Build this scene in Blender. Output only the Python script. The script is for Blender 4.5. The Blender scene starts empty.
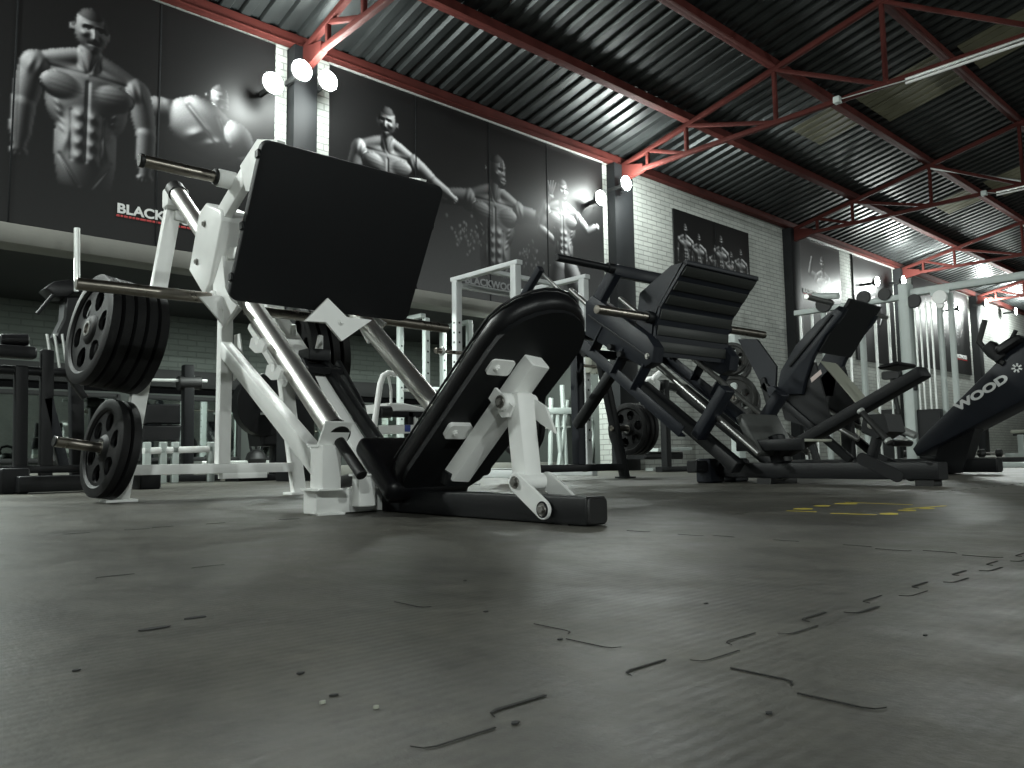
import bpy, bmesh, math, random
import numpy as np
from mathutils import Vector, Matrix
random.seed(4)
C = bpy.context.scene.collection
PI = math.pi
V = Vector

# ------------------------------------------------------------------ camera
FPX, HC = 796.35, 0.18
PITCH, ROLL, YAW = 0.093, -0.01348, 0.8275
cp, sp = math.cos(PITCH), math.sin(PITCH)
fwd = V((math.cos(YAW) * cp, math.sin(YAW) * cp, sp))
right0 = V((math.sin(YAW), -math.cos(YAW), 0))
up0 = right0.cross(fwd)
right = math.cos(ROLL) * right0 + math.sin(ROLL) * up0
upv = -math.sin(ROLL) * right0 + math.cos(ROLL) * up0
cam = bpy.data.cameras.new('camera')
cam.sensor_width = 36.0
cam.lens = FPX / 1024 * 36.0
cam.clip_end = 200
cam.clip_start = 0.02
co = bpy.data.objects.new('camera', cam)
C.objects.link(co)
m = Matrix((right, upv, -fwd)).transposed().to_4x4()
m.translation = V((0, 0, HC))
co.matrix_world = m
bpy.context.scene.camera = co
vs = bpy.context.scene.view_settings
vs.view_transform = 'Standard'
vs.look = 'None'
vs.exposure = 0.0
vs.gamma = 1.0
vs.use_curve_mapping = False


def ray(px, py):
    return fwd + right * ((px - 512) / FPX) - upv * ((py - 384) / FPX)


def aty(px, py, Y):
    v = ray(px, py)
    return V((0, 0, HC)) + v * (Y / v.y)


def atx(px, py, X):
    v = ray(px, py)
    return V((0, 0, HC)) + v * (X / v.x)


# ------------------------------------------------------------------ materials
def mat(name, col, rough=0.5, metal=0.0, noise=0.0, nscale=20.0, bump=0.0, bscale=80.0, spec=0.5, emit=None, estr=0.0,
        rvar=0.0, coat=0.0):
    mt = bpy.data.materials.new(name)
    mt.use_nodes = True
    nt = mt.node_tree
    b = nt.nodes['Principled BSDF']
    b.inputs['Base Color'].default_value = (*col, 1)
    b.inputs['Roughness'].default_value = rough
    b.inputs['Metallic'].default_value = metal
    b.inputs['Specular IOR Level'].default_value = spec
    if coat:
        b.inputs['Coat Weight'].default_value = coat
    if emit:
        b.inputs['Emission Color'].default_value = (*emit, 1)
        b.inputs['Emission Strength'].default_value = estr
    if noise or rvar or bump:
        tc = nt.nodes.new('ShaderNodeTexCoord')
        nz = nt.nodes.new('ShaderNodeTexNoise')
        nz.inputs['Scale'].default_value = nscale
        nz.inputs['Detail'].default_value = 6
        nt.links.new(tc.outputs['Object'], nz.inputs['Vector'])
        if noise:
            r = nt.nodes.new('ShaderNodeMapRange')
            r.inputs['To Min'].default_value = 1 - noise
            r.inputs['To Max'].default_value = 1 + noise
            nt.links.new(nz.outputs['Fac'], r.inputs['Value'])
            mx = nt.nodes.new('ShaderNodeVectorMath')
            mx.operation = 'SCALE'
            mx.inputs[0].default_value = col
            nt.links.new(r.outputs[0], mx.inputs['Scale'])
            nt.links.new(mx.outputs[0], b.inputs['Base Color'])
        if rvar:
            r = nt.nodes.new('ShaderNodeMapRange')
            r.inputs['To Min'].default_value = max(0.03, rough - rvar)
            r.inputs['To Max'].default_value = rough + rvar
            nt.links.new(nz.outputs['Fac'], r.inputs['Value'])
            nt.links.new(r.outputs[0], b.inputs['Roughness'])
        if bump:
            n2 = nt.nodes.new('ShaderNodeTexNoise')
            n2.inputs['Scale'].default_value = bscale
            n2.inputs['Detail'].default_value = 3
            nt.links.new(tc.outputs['Object'], n2.inputs['Vector'])
            bp = nt.nodes.new('ShaderNodeBump')
            bp.inputs['Strength'].default_value = bump
            bp.inputs['Distance'].default_value = 0.002
            nt.links.new(n2.outputs['Fac'], bp.inputs['Height'])
            nt.links.new(bp.outputs[0], b.inputs['Normal'])
    return mt


WHITE = mat('white_enamel', (.84, .85, .83), .38, noise=.06, nscale=14, rvar=.06)
WHITE2 = mat('pale_grey_enamel', (.50, .55, .53), .42, noise=.10, nscale=9)
BLACKP = mat('black_enamel', (.006, .0065, .0075), .48, noise=.2, nscale=10, spec=.28)
NAVY = mat('dark_slate_enamel', (.009, .011, .016), .46, noise=.2, nscale=8, rvar=.08, spec=.3)
CHROME = mat('brushed_steel', (.80, .79, .76), .38, metal=1.0, noise=.08, nscale=30)
STEELD = mat('worn_steel_sleeve', (.30, .275, .24), .30, metal=1.0, noise=.25, nscale=18, rvar=.1)
GREYROD = mat('grey_steel_rod', (.30, .30, .29), .35, metal=.9, noise=.15, nscale=18)
VINYL = mat('black_vinyl', (.005, .005, .006), .38, bump=.25, bscale=260, noise=.15, spec=.35)
BOARD = mat('black_board', (.005, .0055, .0065), .6, noise=.1, nscale=6, spec=.3)
RUBBER = mat('black_rubber', (.006, .006, .006), .55)
IRON = mat('cast_iron_plate', (.006, .006, .0065), .55, noise=.3, nscale=22, bump=.4, bscale=120, spec=.28)
IRON2 = mat('grey_iron_plate', (.040, .040, .038), .5, noise=.3, nscale=22)
BOLT = mat('bolt_steel', (.35, .34, .32), .35, metal=1.0)
RED = mat('red_oxide_steel', (.066, .015, .012), .7, noise=.25, nscale=7, spec=.15)
COLBLK = mat('column_black_paint', (.012, .013, .014), .6, noise=.2, nscale=5, rvar=.1, spec=.2)
CONC = mat('concrete', (.20, .20, .18), .8, noise=.22, nscale=3.5, bump=.5, bscale=40)
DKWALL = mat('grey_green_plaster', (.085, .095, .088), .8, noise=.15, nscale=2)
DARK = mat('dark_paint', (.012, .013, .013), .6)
SEATV = mat('grey_worn_vinyl', (.075, .078, .075), .28, noise=.25, nscale=9)
PALEB = mat('cream_board', (.34, .35, .29), .5, noise=.12, nscale=8)
LENS = mat('flood_lens', (1, 1, 1), .3, emit=(.93, 1.0, .96), estr=60)
TUBE = mat('tube_glass', (.75, .75, .73), .3)
SHEETY = mat('yellowed_fibreglass', (.14, .135, .085), .5, noise=.3, nscale=3)
YELLOW = mat('yellow_paint', (.62, .50, .06), .6, noise=.2, nscale=30)
LETTER = mat('white_lettering', (.72, .73, .72), .5)
REDLET = mat('red_lettering', (.45, .04, .04), .5)
LABEL = mat('label_paper', (.55, .45, .42), .5)
BLUE = mat('blue_sticker', (.05, .08, .3), .4)
GREEN = mat('green_mark', (.25, .75, .08), .5)
GALV = mat('galvanised_strip', (.60, .62, .60), .35, metal=.6, noise=.1)
FLEX = mat('floor_debris', (.02, .02, .02), .8)
WOODB = mat('brown_wood', (.12, .07, .04), .5)


def brick_mat(name, c1, c2, mort):
    mt = bpy.data.materials.new(name)
    mt.use_nodes = True
    nt = mt.node_tree
    b = nt.nodes['Principled BSDF']
    b.inputs['Roughness'].default_value = .72
    tc = nt.nodes.new('ShaderNodeTexCoord')
    sx = nt.nodes.new('ShaderNodeSeparateXYZ')
    cx = nt.nodes.new('ShaderNodeCombineXYZ')
    ad = nt.nodes.new('ShaderNodeMath')
    ad.operation = 'ADD'
    nt.links.new(tc.outputs['Object'], sx.inputs[0])
    nt.links.new(sx.outputs['X'], ad.inputs[0])
    nt.links.new(sx.outputs['Y'], ad.inputs[1])
    nt.links.new(ad.outputs[0], cx.inputs['X'])
    nt.links.new(sx.outputs['Z'], cx.inputs['Y'])
    br = nt.nodes.new('ShaderNodeTexBrick')
    br.inputs['Scale'].default_value = 1.0
    br.inputs['Brick Width'].default_value = .215
    br.inputs['Row Height'].default_value = .068
    br.inputs['Mortar Size'].default_value = .0065
    br.inputs['Mortar Smooth'].default_value = .3
    br.inputs['Color1'].default_value = (*c1, 1)
    br.inputs['Color2'].default_value = (*c2, 1)
    br.inputs['Mortar'].default_value = (*mort, 1)
    nt.links.new(cx.outputs[0], br.inputs['Vector'])
    nz = nt.nodes.new('ShaderNodeTexNoise')
    nz.inputs['Scale'].default_value = 2.5
    nz.inputs['Detail'].default_value = 8
    nt.links.new(tc.outputs['Object'], nz.inputs['Vector'])
    r = nt.nodes.new('ShaderNodeMapRange')
    r.inputs['To Min'].default_value = .75
    r.inputs['To Max'].default_value = 1.2
    nt.links.new(nz.outputs['Fac'], r.inputs['Value'])
    mx = nt.nodes.new('ShaderNodeVectorMath')
    mx.operation = 'SCALE'
    nt.links.new(br.outputs['Color'], mx.inputs[0])
    nt.links.new(r.outputs[0], mx.inputs['Scale'])
    nt.links.new(mx.outputs[0], b.inputs['Base Color'])
    bp = nt.nodes.new('ShaderNodeBump')
    bp.inputs['Strength'].default_value = .8
    bp.inputs['Distance'].default_value = .008
    bp.invert = True
    nt.links.new(br.outputs['Fac'], bp.inputs['Height'])
    nt.links.new(bp.outputs[0], b.inputs['Normal'])
    return mt


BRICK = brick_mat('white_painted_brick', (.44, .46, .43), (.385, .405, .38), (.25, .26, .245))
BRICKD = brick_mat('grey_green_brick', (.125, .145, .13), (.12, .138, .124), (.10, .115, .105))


def floor_mat():
    mt = bpy.data.materials.new('worn_rubber_mats')
    mt.use_nodes = True
    nt = mt.node_tree
    N = nt.nodes.new
    L = nt.links.new
    b = nt.nodes['Principled BSDF']
    tc = N('ShaderNodeTexCoord')
    # broad staining
    n1 = N('ShaderNodeTexNoise')
    n1.inputs['Scale'].default_value = 1.6
    n1.inputs['Detail'].default_value = 8
    n1.inputs['Roughness'].default_value = .62
    L(tc.outputs['Object'], n1.inputs['Vector'])
    # streaky scuffing along x
    mp = N('ShaderNodeMapping')
    mp.inputs['Scale'].default_value = (6, 4, 1)
    mp.inputs['Rotation'].default_value = (0, 0, .3)
    L(tc.outputs['Object'], mp.inputs['Vector'])
    n2 = N('ShaderNodeTexNoise')
    n2.inputs['Scale'].default_value = 1.2
    n2.inputs['Detail'].default_value = 8
    n2.inputs['Roughness'].default_value = .7
    L(mp.outputs[0], n2.inputs['Vector'])
    # fine grain
    n3 = N('ShaderNodeTexNoise')
    n3.inputs['Scale'].default_value = 28
    n3.inputs['Detail'].default_value = 9
    n3.inputs['Roughness'].default_value = .75
    L(tc.outputs['Object'], n3.inputs['Vector'])
    r1 = N('ShaderNodeMapRange')
    r1.inputs['From Min'].default_value = .3
    r1.inputs['From Max'].default_value = .7
    r1.inputs['To Min'].default_value = .62
    r1.inputs['To Max'].default_value = 1.38
    L(n1.outputs['Fac'], r1.inputs['Value'])
    r2 = N('ShaderNodeMapRange')
    r2.inputs['From Min'].default_value = .3
    r2.inputs['From Max'].default_value = .7
    r2.inputs['To Min'].default_value = .68
    r2.inputs['To Max'].default_value = 1.32
    L(n2.outputs['Fac'], r2.inputs['Value'])
    r3 = N('ShaderNodeMapRange')
    r3.inputs['From Min'].default_value = .3
    r3.inputs['From Max'].default_value = .7
    r3.inputs['To Min'].default_value = .62
    r3.inputs['To Max'].default_value = 1.38
    L(n3.outputs['Fac'], r3.inputs['Value'])
    m1 = N('ShaderNodeMath')
    m1.operation = 'MULTIPLY'
    L(r1.outputs[0], m1.inputs[0])
    L(r2.outputs[0], m1.inputs[1])
    m2 = N('ShaderNodeMath')
    m2.operation = 'MULTIPLY'
    L(m1.outputs[0], m2.inputs[0])
    L(r3.outputs[0], m2.inputs[1])
    # dark specks of dirt
    vo = N('ShaderNodeTexVoronoi')
    vo.inputs['Scale'].default_value = 5.5
    vo.inputs['Randomness'].default_value = 1
    L(tc.outputs['Object'], vo.inputs['Vector'])
    cr = N('ShaderNodeMapRange')
    cr.inputs['From Min'].default_value = .02
    cr.inputs['From Max'].default_value = .05
    cr.inputs['To Min'].default_value = .35
    cr.inputs['To Max'].default_value = 1
    L(vo.outputs['Distance'], cr.inputs['Value'])
    m3 = N('ShaderNodeMath')
    m3.operation = 'MULTIPLY'
    L(m2.outputs[0], m3.inputs[0])
    L(cr.outputs[0], m3.inputs[1])
    sc = N('ShaderNodeVectorMath')
    sc.operation = 'SCALE'
    sc.inputs[0].default_value = FLOORC
    L(m3.outputs[0], sc.inputs['Scale'])
    L(sc.outputs[0], b.inputs['Base Color'])
    rr = N('ShaderNodeMapRange')
    rr.inputs['From Min'].default_value = .3
    rr.inputs['From Max'].default_value = .7
    rr.inputs['To Min'].default_value = .37
    rr.inputs['To Max'].default_value = .60
    L(n2.outputs['Fac'], rr.inputs['Value'])
    L(rr.outputs[0], b.inputs['Roughness'])
    # fine ribbing of the mats, plus waviness
    wv = N('ShaderNodeTexWave')
    wv.wave_type = 'BANDS'
    wv.bands_direction = 'Y'
    wv.inputs['Scale'].default_value = 22
    wv.inputs['Distortion'].default_value = .6
    L(tc.outputs['Object'], wv.inputs['Vector'])
    bp = N('ShaderNodeBump')
    bp.inputs['Strength'].default_value = .07
    bp.inputs['Distance'].default_value = .003
    L(wv.outputs['Fac'], bp.inputs['Height'])
    bp2 = N('ShaderNodeBump')
    bp2.inputs['Strength'].default_value = .3
    bp2.inputs['Distance'].default_value = .006
    L(n2.outputs['Fac'], bp2.inputs['Height'])
    L(bp.outputs[0], bp2.inputs['Normal'])
    bp3 = N('ShaderNodeBump')
    bp3.inputs['Strength'].default_value = .35
    bp3.inputs['Distance'].default_value = .0015
    L(n3.outputs['Fac'], bp3.inputs['Height'])
    L(bp2.outputs[0], bp3.inputs['Normal'])
    L(bp3.outputs[0], b.inputs['Normal'])
    return mt


FLOORC = (.074, .071, .059)
FLOOR = floor_mat()
ROOF = mat('corrugated_roof_metal', (.034, .038, .038), .42, metal=.6, noise=.35, nscale=3.5, rvar=.08)
MIRROR = mat('mirror_glass', (.50, .56, .53), .03, metal=1.0)
CURTAIN = mat('grey_curtain', (.10, .10, .10), .8)


# ------------------------------------------------------------------ mesh builder
class MB:
    def __init__(s):
        s.bm = bmesh.new()
        s.mi = 0

    def mat(s, i):
        s.mi = i
        return s

    def _faces(s, vs, fs):
        bv = [s.bm.verts.new(v) for v in vs]
        out = []
        for f in fs:
            try:
                fc = s.bm.faces.new([bv[i] for i in f])
                fc.material_index = s.mi
                out.append(fc)
            except ValueError:
                pass
        return out

    def loft(s, rings, cap=True):
        n = len(rings[0])
        vs = [p for r in rings for p in r]
        fs = []
        for k in range(len(rings) - 1):
            for i in range(n):
                j = (i + 1) % n
                fs.append((k * n + i, k * n + j, (k + 1) * n + j, (k + 1) * n + i))
        if cap:
            fs.append(tuple(reversed(range(n))))
            fs.append(tuple((len(rings) - 1) * n + i for i in range(n)))
        s._faces(vs, fs)
        return s

    def bar(s, p, q, w, h, up=(0, 0, 1), c=None, ext=0.0):
        p, q = V(p), V(q)
        d = (q - p).normalized()
        p, q = p - d * ext, q + d * ext
        up = V(up)
        if abs(d.dot(up.normalized())) > .98:
            up = V((0, 1, 0))
        sd = d.cross(up).normalized()
        u = sd.cross(d).normalized()
        if c is None:
            c = min(w, h) * .14
        a, b = w / 2, h / 2
        sec = [(-a + c, -b), (a - c, -b), (a - c * .3, -b + c * .3), (a, -b + c), (a, b - c), (a - c * .3, b - c * .3), (a - c, b), (-a + c, b),
               (-a + c * .3, b - c * .3), (-a, b - c), (-a, -b + c), (-a + c * .3, -b + c * .3)]
        e = min(c * .6, (q - p).length * .2)
        rings = []
        for P, k in ((p, 1 - e / max(a, b)), (p + d * e, 1), (q - d * e, 1), (q, 1 - e / max(a, b))):
            rings.append([P + sd * (x * k) + u * (y * k) for x, y in sec])
        return s.loft(rings)

    def box(s, c, size, c0=None):
        c = V(c)
        return s.bar(c - V((size[0] / 2, 0, 0)), c + V((size[0] / 2, 0, 0)), size[1], size[2], c=c0 if c0 is not None else min(size) * .1)

    def tube(s, p, q, r, n=16, r2=None, cap=True, ch=None):
        p, q = V(p), V(q)
        d = (q - p).normalized()
        a = V((0, 0, 1)) if abs(d.z) < .9 else V((1, 0, 0))
        u = d.cross(a).normalized()
        v = d.cross(u)
        r2 = r if r2 is None else r2
        ch = min(r * .15, .004) if ch is None else ch
        R = []
        for P, rr in ((p, r - ch), (p + d * ch, r), (q - d * ch, r2), (q, r2 - ch)):
            R.append([P + u * (rr * math.cos(t)) + v * (rr * math.sin(t)) for t in [2 * PI * i / n for i in range(n)]])
        return s.loft(R, cap)

    def pipe(s, pts, r, n=10):
        pts = [V(p) for p in pts]
        rings = []
        prev = None
        for i, P in enumerate(pts):
            d = (pts[min(i + 1, len(pts) - 1)] - pts[max(i - 1, 0)]).normalized()
            if prev is None:
                a = V((0, 0, 1)) if abs(d.z) < .9 else V((1, 0, 0))
                u = d.cross(a).normalized()
            else:
                u = (prev - d * prev.dot(d)).normalized()
            prev = u
            v = d.cross(u)
            rings.append([P + u * (r * math.cos(t)) + v * (r * math.sin(t)) for t in [2 * PI * k / n for k in range(n)]])
        return s.loft(rings)

    def prism(s, pts, vec, bev=0.0, seg=1):
        """pts: a flat 3D outline, extruded by vec; bev rounds the rim edges"""
        vec = V(vec)
        pts = [V(p) for p in pts]
        if bev <= 0:
            return s.loft([pts, [p + vec for p in pts]])
        t = vec.normalized()
        n = len(pts)
        nn = V()
        for i in range(n):
            nn += pts[i].cross(pts[(i + 1) % n])
        sg = 1 if nn.dot(t) > 0 else -1

        def inset(k):
            out = []
            for i in range(n):
                a, b, c = pts[i - 1], pts[i], pts[(i + 1) % n]
                n1 = t.cross((b - a).normalized()) * sg
                n2 = t.cross((c - b).normalized()) * sg
                mm = n1 + n2
                mm = mm / max(.5, mm.dot(n1)) if mm.length > .01 else n1
                out.append(b + mm * k)
            return out
        rings = []
        Lh = vec.length
        for k in range(seg + 1):
            a = PI / 2 * k / seg
            rings.append([p + t * (bev - bev * math.cos(a)) for p in inset(bev - bev * math.sin(a))])
        top = []
        for k in range(seg + 1):
            a = PI / 2 * k / seg
            top.append([p + t * (Lh - bev + bev * math.sin(a)) for p in inset(bev - bev * math.cos(a))])
        return s.loft(rings + top)

    def lathe(s, prof, axis='x', o=(0, 0, 0), n=40, closed=True):
        """prof: (along, radius) list; a closed ring profile"""
        o = V(o)
        rings = []
        for (t, r) in prof:
            ring = []
            for i in range(n):
                a = 2 * PI * i / n
                c, d = r * math.cos(a), r * math.sin(a)
                p = {'x': V((t, c, d)), 'y': V((c, t, d)), 'z': V((c, d, t))}[axis]
                ring.append(o + p)
            rings.append(ring)
        if closed:
            rings.append(rings[0])
        return s.loft(rings, cap=not closed)

    def build(s, name, material, parent=None, loc=None, sharp=32, rot=None):
        bmesh.ops.remove_doubles(s.bm, verts=s.bm.verts, dist=1e-5)
        bmesh.ops.recalc_face_normals(s.bm, faces=s.bm.faces)
        me = bpy.data.meshes.new(name)
        s.bm.to_mesh(me)
        s.bm.free()
        me.polygons.foreach_set('use_smooth', [True] * len(me.polygons))
        me.set_sharp_from_angle(angle=math.radians(sharp))
        for m_ in (material if isinstance(material, (list, tuple)) else [material]):
            me.materials.append(m_)
        o = bpy.data.objects.new(name, me)
        C.objects.link(o)
        if parent is not None:
            o.parent = parent
        if loc is not None:
            o.location = loc
        if rot is not None:
            o.rotation_euler = rot
        return o


def tag(o, label=None, cat=None, group=None, kind=None):
    if label:
        o['label'] = label
    if cat:
        o['category'] = cat
    if group:
        o['group'] = group
    if kind:
        o['kind'] = kind
    return o


def thing(name, label, cat, loc=(0, 0, 0), rz=0, group=None):
    o = bpy.data.objects.new(name, None)
    o.empty_display_size = .05
    C.objects.link(o)
    o.location = loc
    o.rotation_euler = (0, 0, rz)
    return tag(o, label, cat, group)


def copy_tree(o, parent=None):
    c = o.copy()
    C.objects.link(c)
    if parent:
        c.parent = parent
    for ch in [x for x in bpy.data.objects if x.parent == o]:
        copy_tree(ch, c)
    return c


def P(name, mb, m, parent, **k):
    return mb.build(name, m, parent, **k)


def bars(name, lst, m, parent):
    for a in lst:
        MB().bar(*a[:4], **(a[4] if len(a) > 4 else {})).build(name, m, parent)


# ------------------------------------------------------------------ setting
YW = 6.8          # the long wall
EAVE = 4.12
XA, XB = -7.0, 33.0
YN = -7.0


def struct(o):
    o['kind'] = 'structure'
    return o


def quadobj(name, pts, m, vec):
    return struct(MB().prism(pts, vec).build(name, m))


# floor: one slab
quadobj('floor', [(XA, YN, 0), (XB, YN, 0), (XB, 12, 0), (XA, 12, 0)], FLOOR, (0, 0, -.1))

# wall_left (the long wall) : panels above the opening, brick further on
b = MB()
b.box(((XA + 8.0) / 2, YW + .1, (1.97 + EAVE) / 2 + .06), (8.0 - XA, .2, EAVE - 1.97 + .12), .001)
struct(b.build('wall_left', BRICK))
b = MB()
b.box(((8.0 + XB) / 2, YW + .1, EAVE / 2 + .06), (XB - 8.0, .2, EAVE + .12), .001)
struct(b.build('wall_long', BRICK))
# concrete lintel under the posters, dark soffit behind
struct(MB().bar((XA, YW + .08, 1.895), (8.0, YW + .08, 1.895), .26, .15, c=.006).build('trim_1', CONC))
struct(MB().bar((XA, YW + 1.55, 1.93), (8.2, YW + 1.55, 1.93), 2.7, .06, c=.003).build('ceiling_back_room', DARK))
# back room
YB = 9.5
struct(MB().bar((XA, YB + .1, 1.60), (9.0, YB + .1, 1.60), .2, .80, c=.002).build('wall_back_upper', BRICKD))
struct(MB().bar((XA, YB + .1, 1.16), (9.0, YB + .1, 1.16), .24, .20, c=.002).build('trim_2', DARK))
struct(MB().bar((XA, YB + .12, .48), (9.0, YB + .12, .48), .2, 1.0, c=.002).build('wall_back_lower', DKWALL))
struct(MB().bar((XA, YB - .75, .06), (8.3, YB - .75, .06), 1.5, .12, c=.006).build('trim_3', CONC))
struct(MB().bar((8.3, YW + .2, 1.0), (8.3, YB + .2, 1.0), .2, 2.0, c=.002).build('wall_back_side', DKWALL))
# mirrors along the lower back wall
for k, x in enumerate([0.2, 1.6, 3.0, 4.4, 5.8, 7.0]):
    w = 1.15
    fr = MB()
    for a, c_ in (((x, YB - .01, .22), (x + w, YB - .01, .22)), ((x, YB - .01, .93), (x + w, YB - .01, .93)), ((x, YB - .01, .2), (x, YB - .01, .95)),
                  ((x + w, YB - .01, .2), (x + w, YB - .01, .95))):
        fr.bar(a, c_, .05, .05)
    t = thing('wall_mirror', 'framed mirror low on the back room wall, number %d from the left, %s' % (k + 1, ['behind the black squat stand', 'behind the stacked weight plates', 'behind the white centre post', 'behind the steel guide rails', 'behind the pale squat frame', 'behind the white power rack'][k]), 'mirror', (0, 0, 0), group='mirrors in the back room')
    t['label'] = ['dark-framed mirror on the back room wall behind the black squat stand', 'dark-framed mirror on the back room wall behind the hanging plates at left', 'dark-framed mirror on the back room wall beside the white centre post', 'dark-framed mirror on the back room wall behind the chrome guide rails', 'dark-framed mirror on the back room wall behind the white seated machine', 'dark-framed mirror on the back room wall behind the white power rack'][k]
    P('frame', fr, DARK, t)
    P('glass', MB().prism([(x + .02, YB - .005, .24), (x + w - .02, YB - .005, .24), (x + w - .02, YB - .005, .91), (x + .02, YB - .005, .91)], (0, .004, 0)), MIRROR, t)

# end and near walls (behind the camera)
quadobj('wall_far', [(XB, YN, 0), (XB, YW + .2, 0), (XB, YW + .2, 5.6), (XB, YN, 5.6)], BRICK, (.2, 0, 0))
quadobj('wall_right', [(XA, YN, 0), (XB, YN, 0), (XB, YN, 4.1), (XA, YN, 4.1)], BRICK, (0, -.2, 0))
quadobj('wall_near', [(XA, YN, 0), (XA, YW + 3.0, 0), (XA, YW + 3.0, 5.6), (XA, YN, 5.6)], BRICK, (-.2, 0, 0))

# corrugated roof
RA, RS = 5.71, .2208


def roofz(y):
    return RA - RS * abs(y)


def roof(name, y0, y1):
    per = .19
    xs = []
    n = int((XB - XA) / per)
    for i in range(n):
        x = XA + i * per
        xs += [(x, 0), (x + per * .42, 0), (x + per * .52, .035), (x + per * .90, .035)]
    vs, fs = [], []
    for x, h in xs:
        vs += [(x, y0, roofz(y0) + h), (x, y1, roofz(y1) + h)]
    for i in range(len(xs) - 1):
        fs.append((2 * i, 2 * i + 2, 2 * i + 3, 2 * i + 1))
    me = bpy.data.meshes.new(name)
    me.from_pydata(vs, [], fs)
    me.materials.append(ROOF)
    o = bpy.data.objects.new(name, me)
    C.objects.link(o)
    md = o.modifiers.new('thick', 'SOLIDIFY')
    md.thickness = .002
    return struct(o)


roof('ceiling_left', 7.05, 0)
roof('ceiling_right', 0, -7.05)

# columns
COLX = [3.50, 8.20, 12.85, 17.50, 22.15, 26.8]
for i, x in enumerate(COLX):
    struct(MB().box((x, YW - .03, 2.05), (.24 if i == 0 else .38 if i == 1 else .3, .26, 4.10), .006).build('trim_%d' % (10 + i), COLBLK))
# white brick strips beside the first columns
for i, (x0, x1) in enumerate(((3.25, 3.37), (3.68, 3.82), (7.90, 8.0))):
    struct(MB().box(((x0 + x1) / 2, YW - .01, 3.06), (x1 - x0, .04, 2.10), .002).build('trim_%d' % (20 + i), BRICK))

# purlins
pur = [(YW - .08, 'lowest red purlin running along the top of the poster wall'), (5.60, 'red roof purlin second from the wall under the dark sheets'),
       (4.42, 'red roof purlin third from the wall, crossing the truss middles'), (3.20, 'red roof purlin fourth from the wall, near the top right of the view'),
       (1.95, 'red roof purlin fifth from the wall, high above the machines'), (.75, 'red roof purlin nearest the ridge')]
for y, lb in pur[:4]:
    z = roofz(y) - .062
    o = MB().bar((XA, y, z), (XB, y, z), .075, .12, c=.006)
    # channel lips
    o.bar((XA, y - .045, z - .055), (XB, y - .045, z - .055), .05, .012)
    o = o.build('roof_purlin', RED)
    tag(o, lb, 'roof beam', 'red purlins under the roof')
o = MB().bar((XA, YW - .07, 4.15), (XB, YW - .07, 4.15), .05, .09, c=.004).build('eave_beam', RED)
tag(o, 'red steel eave beam right on top of the poster wall', 'roof beam')

# roof trusses
NODES = [6.62, 6.23, 5.62, 4.4, 3.17, 1.75, 0]
names_t = ['red steel roof truss above the first column, nearest at upper left', 'red steel roof truss meeting the wall beside the five-figure brick bay', 'red steel roof truss meeting the wall at the right end of the white brick',
           'red steel roof truss fourth along, above the bright floodlight at right', 'red steel roof truss fifth along at the far right', 'red steel roof truss farthest away at right']
tr0 = None
for i, x in enumerate(COLX):
    if tr0 is None:
        t = thing('roof_truss', names_t[0], 'roof truss', (COLX[0], 0, 0), group='red roof trusses')
        tr0 = t
        zc = 3.96
        P('top_chord', MB().bar((0, 6.75, roofz(6.75) - .15), (0, 0, roofz(0) - .15), .06, .06), RED, t)
        P('top_chord', MB().bar((0, -6.9, roofz(6.9) - .15), (0, 0, roofz(0) - .15), .06, .06), RED, t)
        P('bottom_chord', MB().bar((0, 6.75, zc), (0, -6.9, zc), .06, .055), RED, t)
        for s in (1, -1):
            for k, y in enumerate(NODES[1:]):
                if s < 0 and y == 0:
                    continue
                P('vertical_strut', MB().bar((0, s * y, zc), (0, s * y, roofz(y) - .15), .045, .045), RED, t)
                if k < len(NODES) - 2:
                    y2 = NODES[k + 2]
                    P('diagonal_strut', MB().bar((0, s * y, roofz(y) - .15), (0, s * y2, zc), .045, .045), RED, t)
        P('gusset_plate', MB().prism([(-.035, 6.75, 3.85), (-.035, 6.3, 3.93), (-.035, 6.3, 4.02), (-.035, 6.75, 4.12)], (.07, 0, 0)), RED, t)
    else:
        t = copy_tree(tr0)
        t['label'] = names_t[i]
        t.location.x = x

# yellowed translucent sheets in the roof
sheet_spots = [(10.05, 10.42, 4.27, 3.20, 'yellowed translucent roof sheet between the red purlins, beside the tube light'), (10.45, 11.0, 4.27, 3.20, 'yellowed translucent roof sheet, broad strip next to the tube light'),
               (10.15, 10.9, 3.08, 2.0, 'pale translucent roof sheet highest at the right edge'), (9.9, 10.7, 5.10, 4.42, 'dim yellowed roof sheet low in the roof above the ribbed platform'),
               (14.9, 15.9, 4.27, 3.2, 'yellowed translucent roof sheet beyond the third truss'), (14.9, 15.6, 5.1, 4.42, 'yellowed roof sheet crossing under the third truss line'),
               (3.9, 4.5, 4.20, 3.5, 'dim yellowed roof sheet at the top centre of the view')]
for x0, x1, y0, y1, lb in sheet_spots:
    b_ = MB()
    x = x0
    while x < x1 - .01:
        b_.prism([(x, y0, roofz(y0) - .006), (x + .1, y0, roofz(y0) - .006), (x + .1, y1, roofz(y1) - .006), (x, y1, roofz(y1) - .006)], (0, 0, .004))
        b_.prism([(x + .1, y0, roofz(y0) - .012), (x + .16, y0, roofz(y0) - .012), (x + .16, y1, roofz(y1) - .012), (x + .1, y1, roofz(y1) - .012)], (0, 0, .008))
        x += .165
    tag(b_.build('roof_sheet', SHEETY), lb, 'roof sheet', 'translucent roof sheets')

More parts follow.
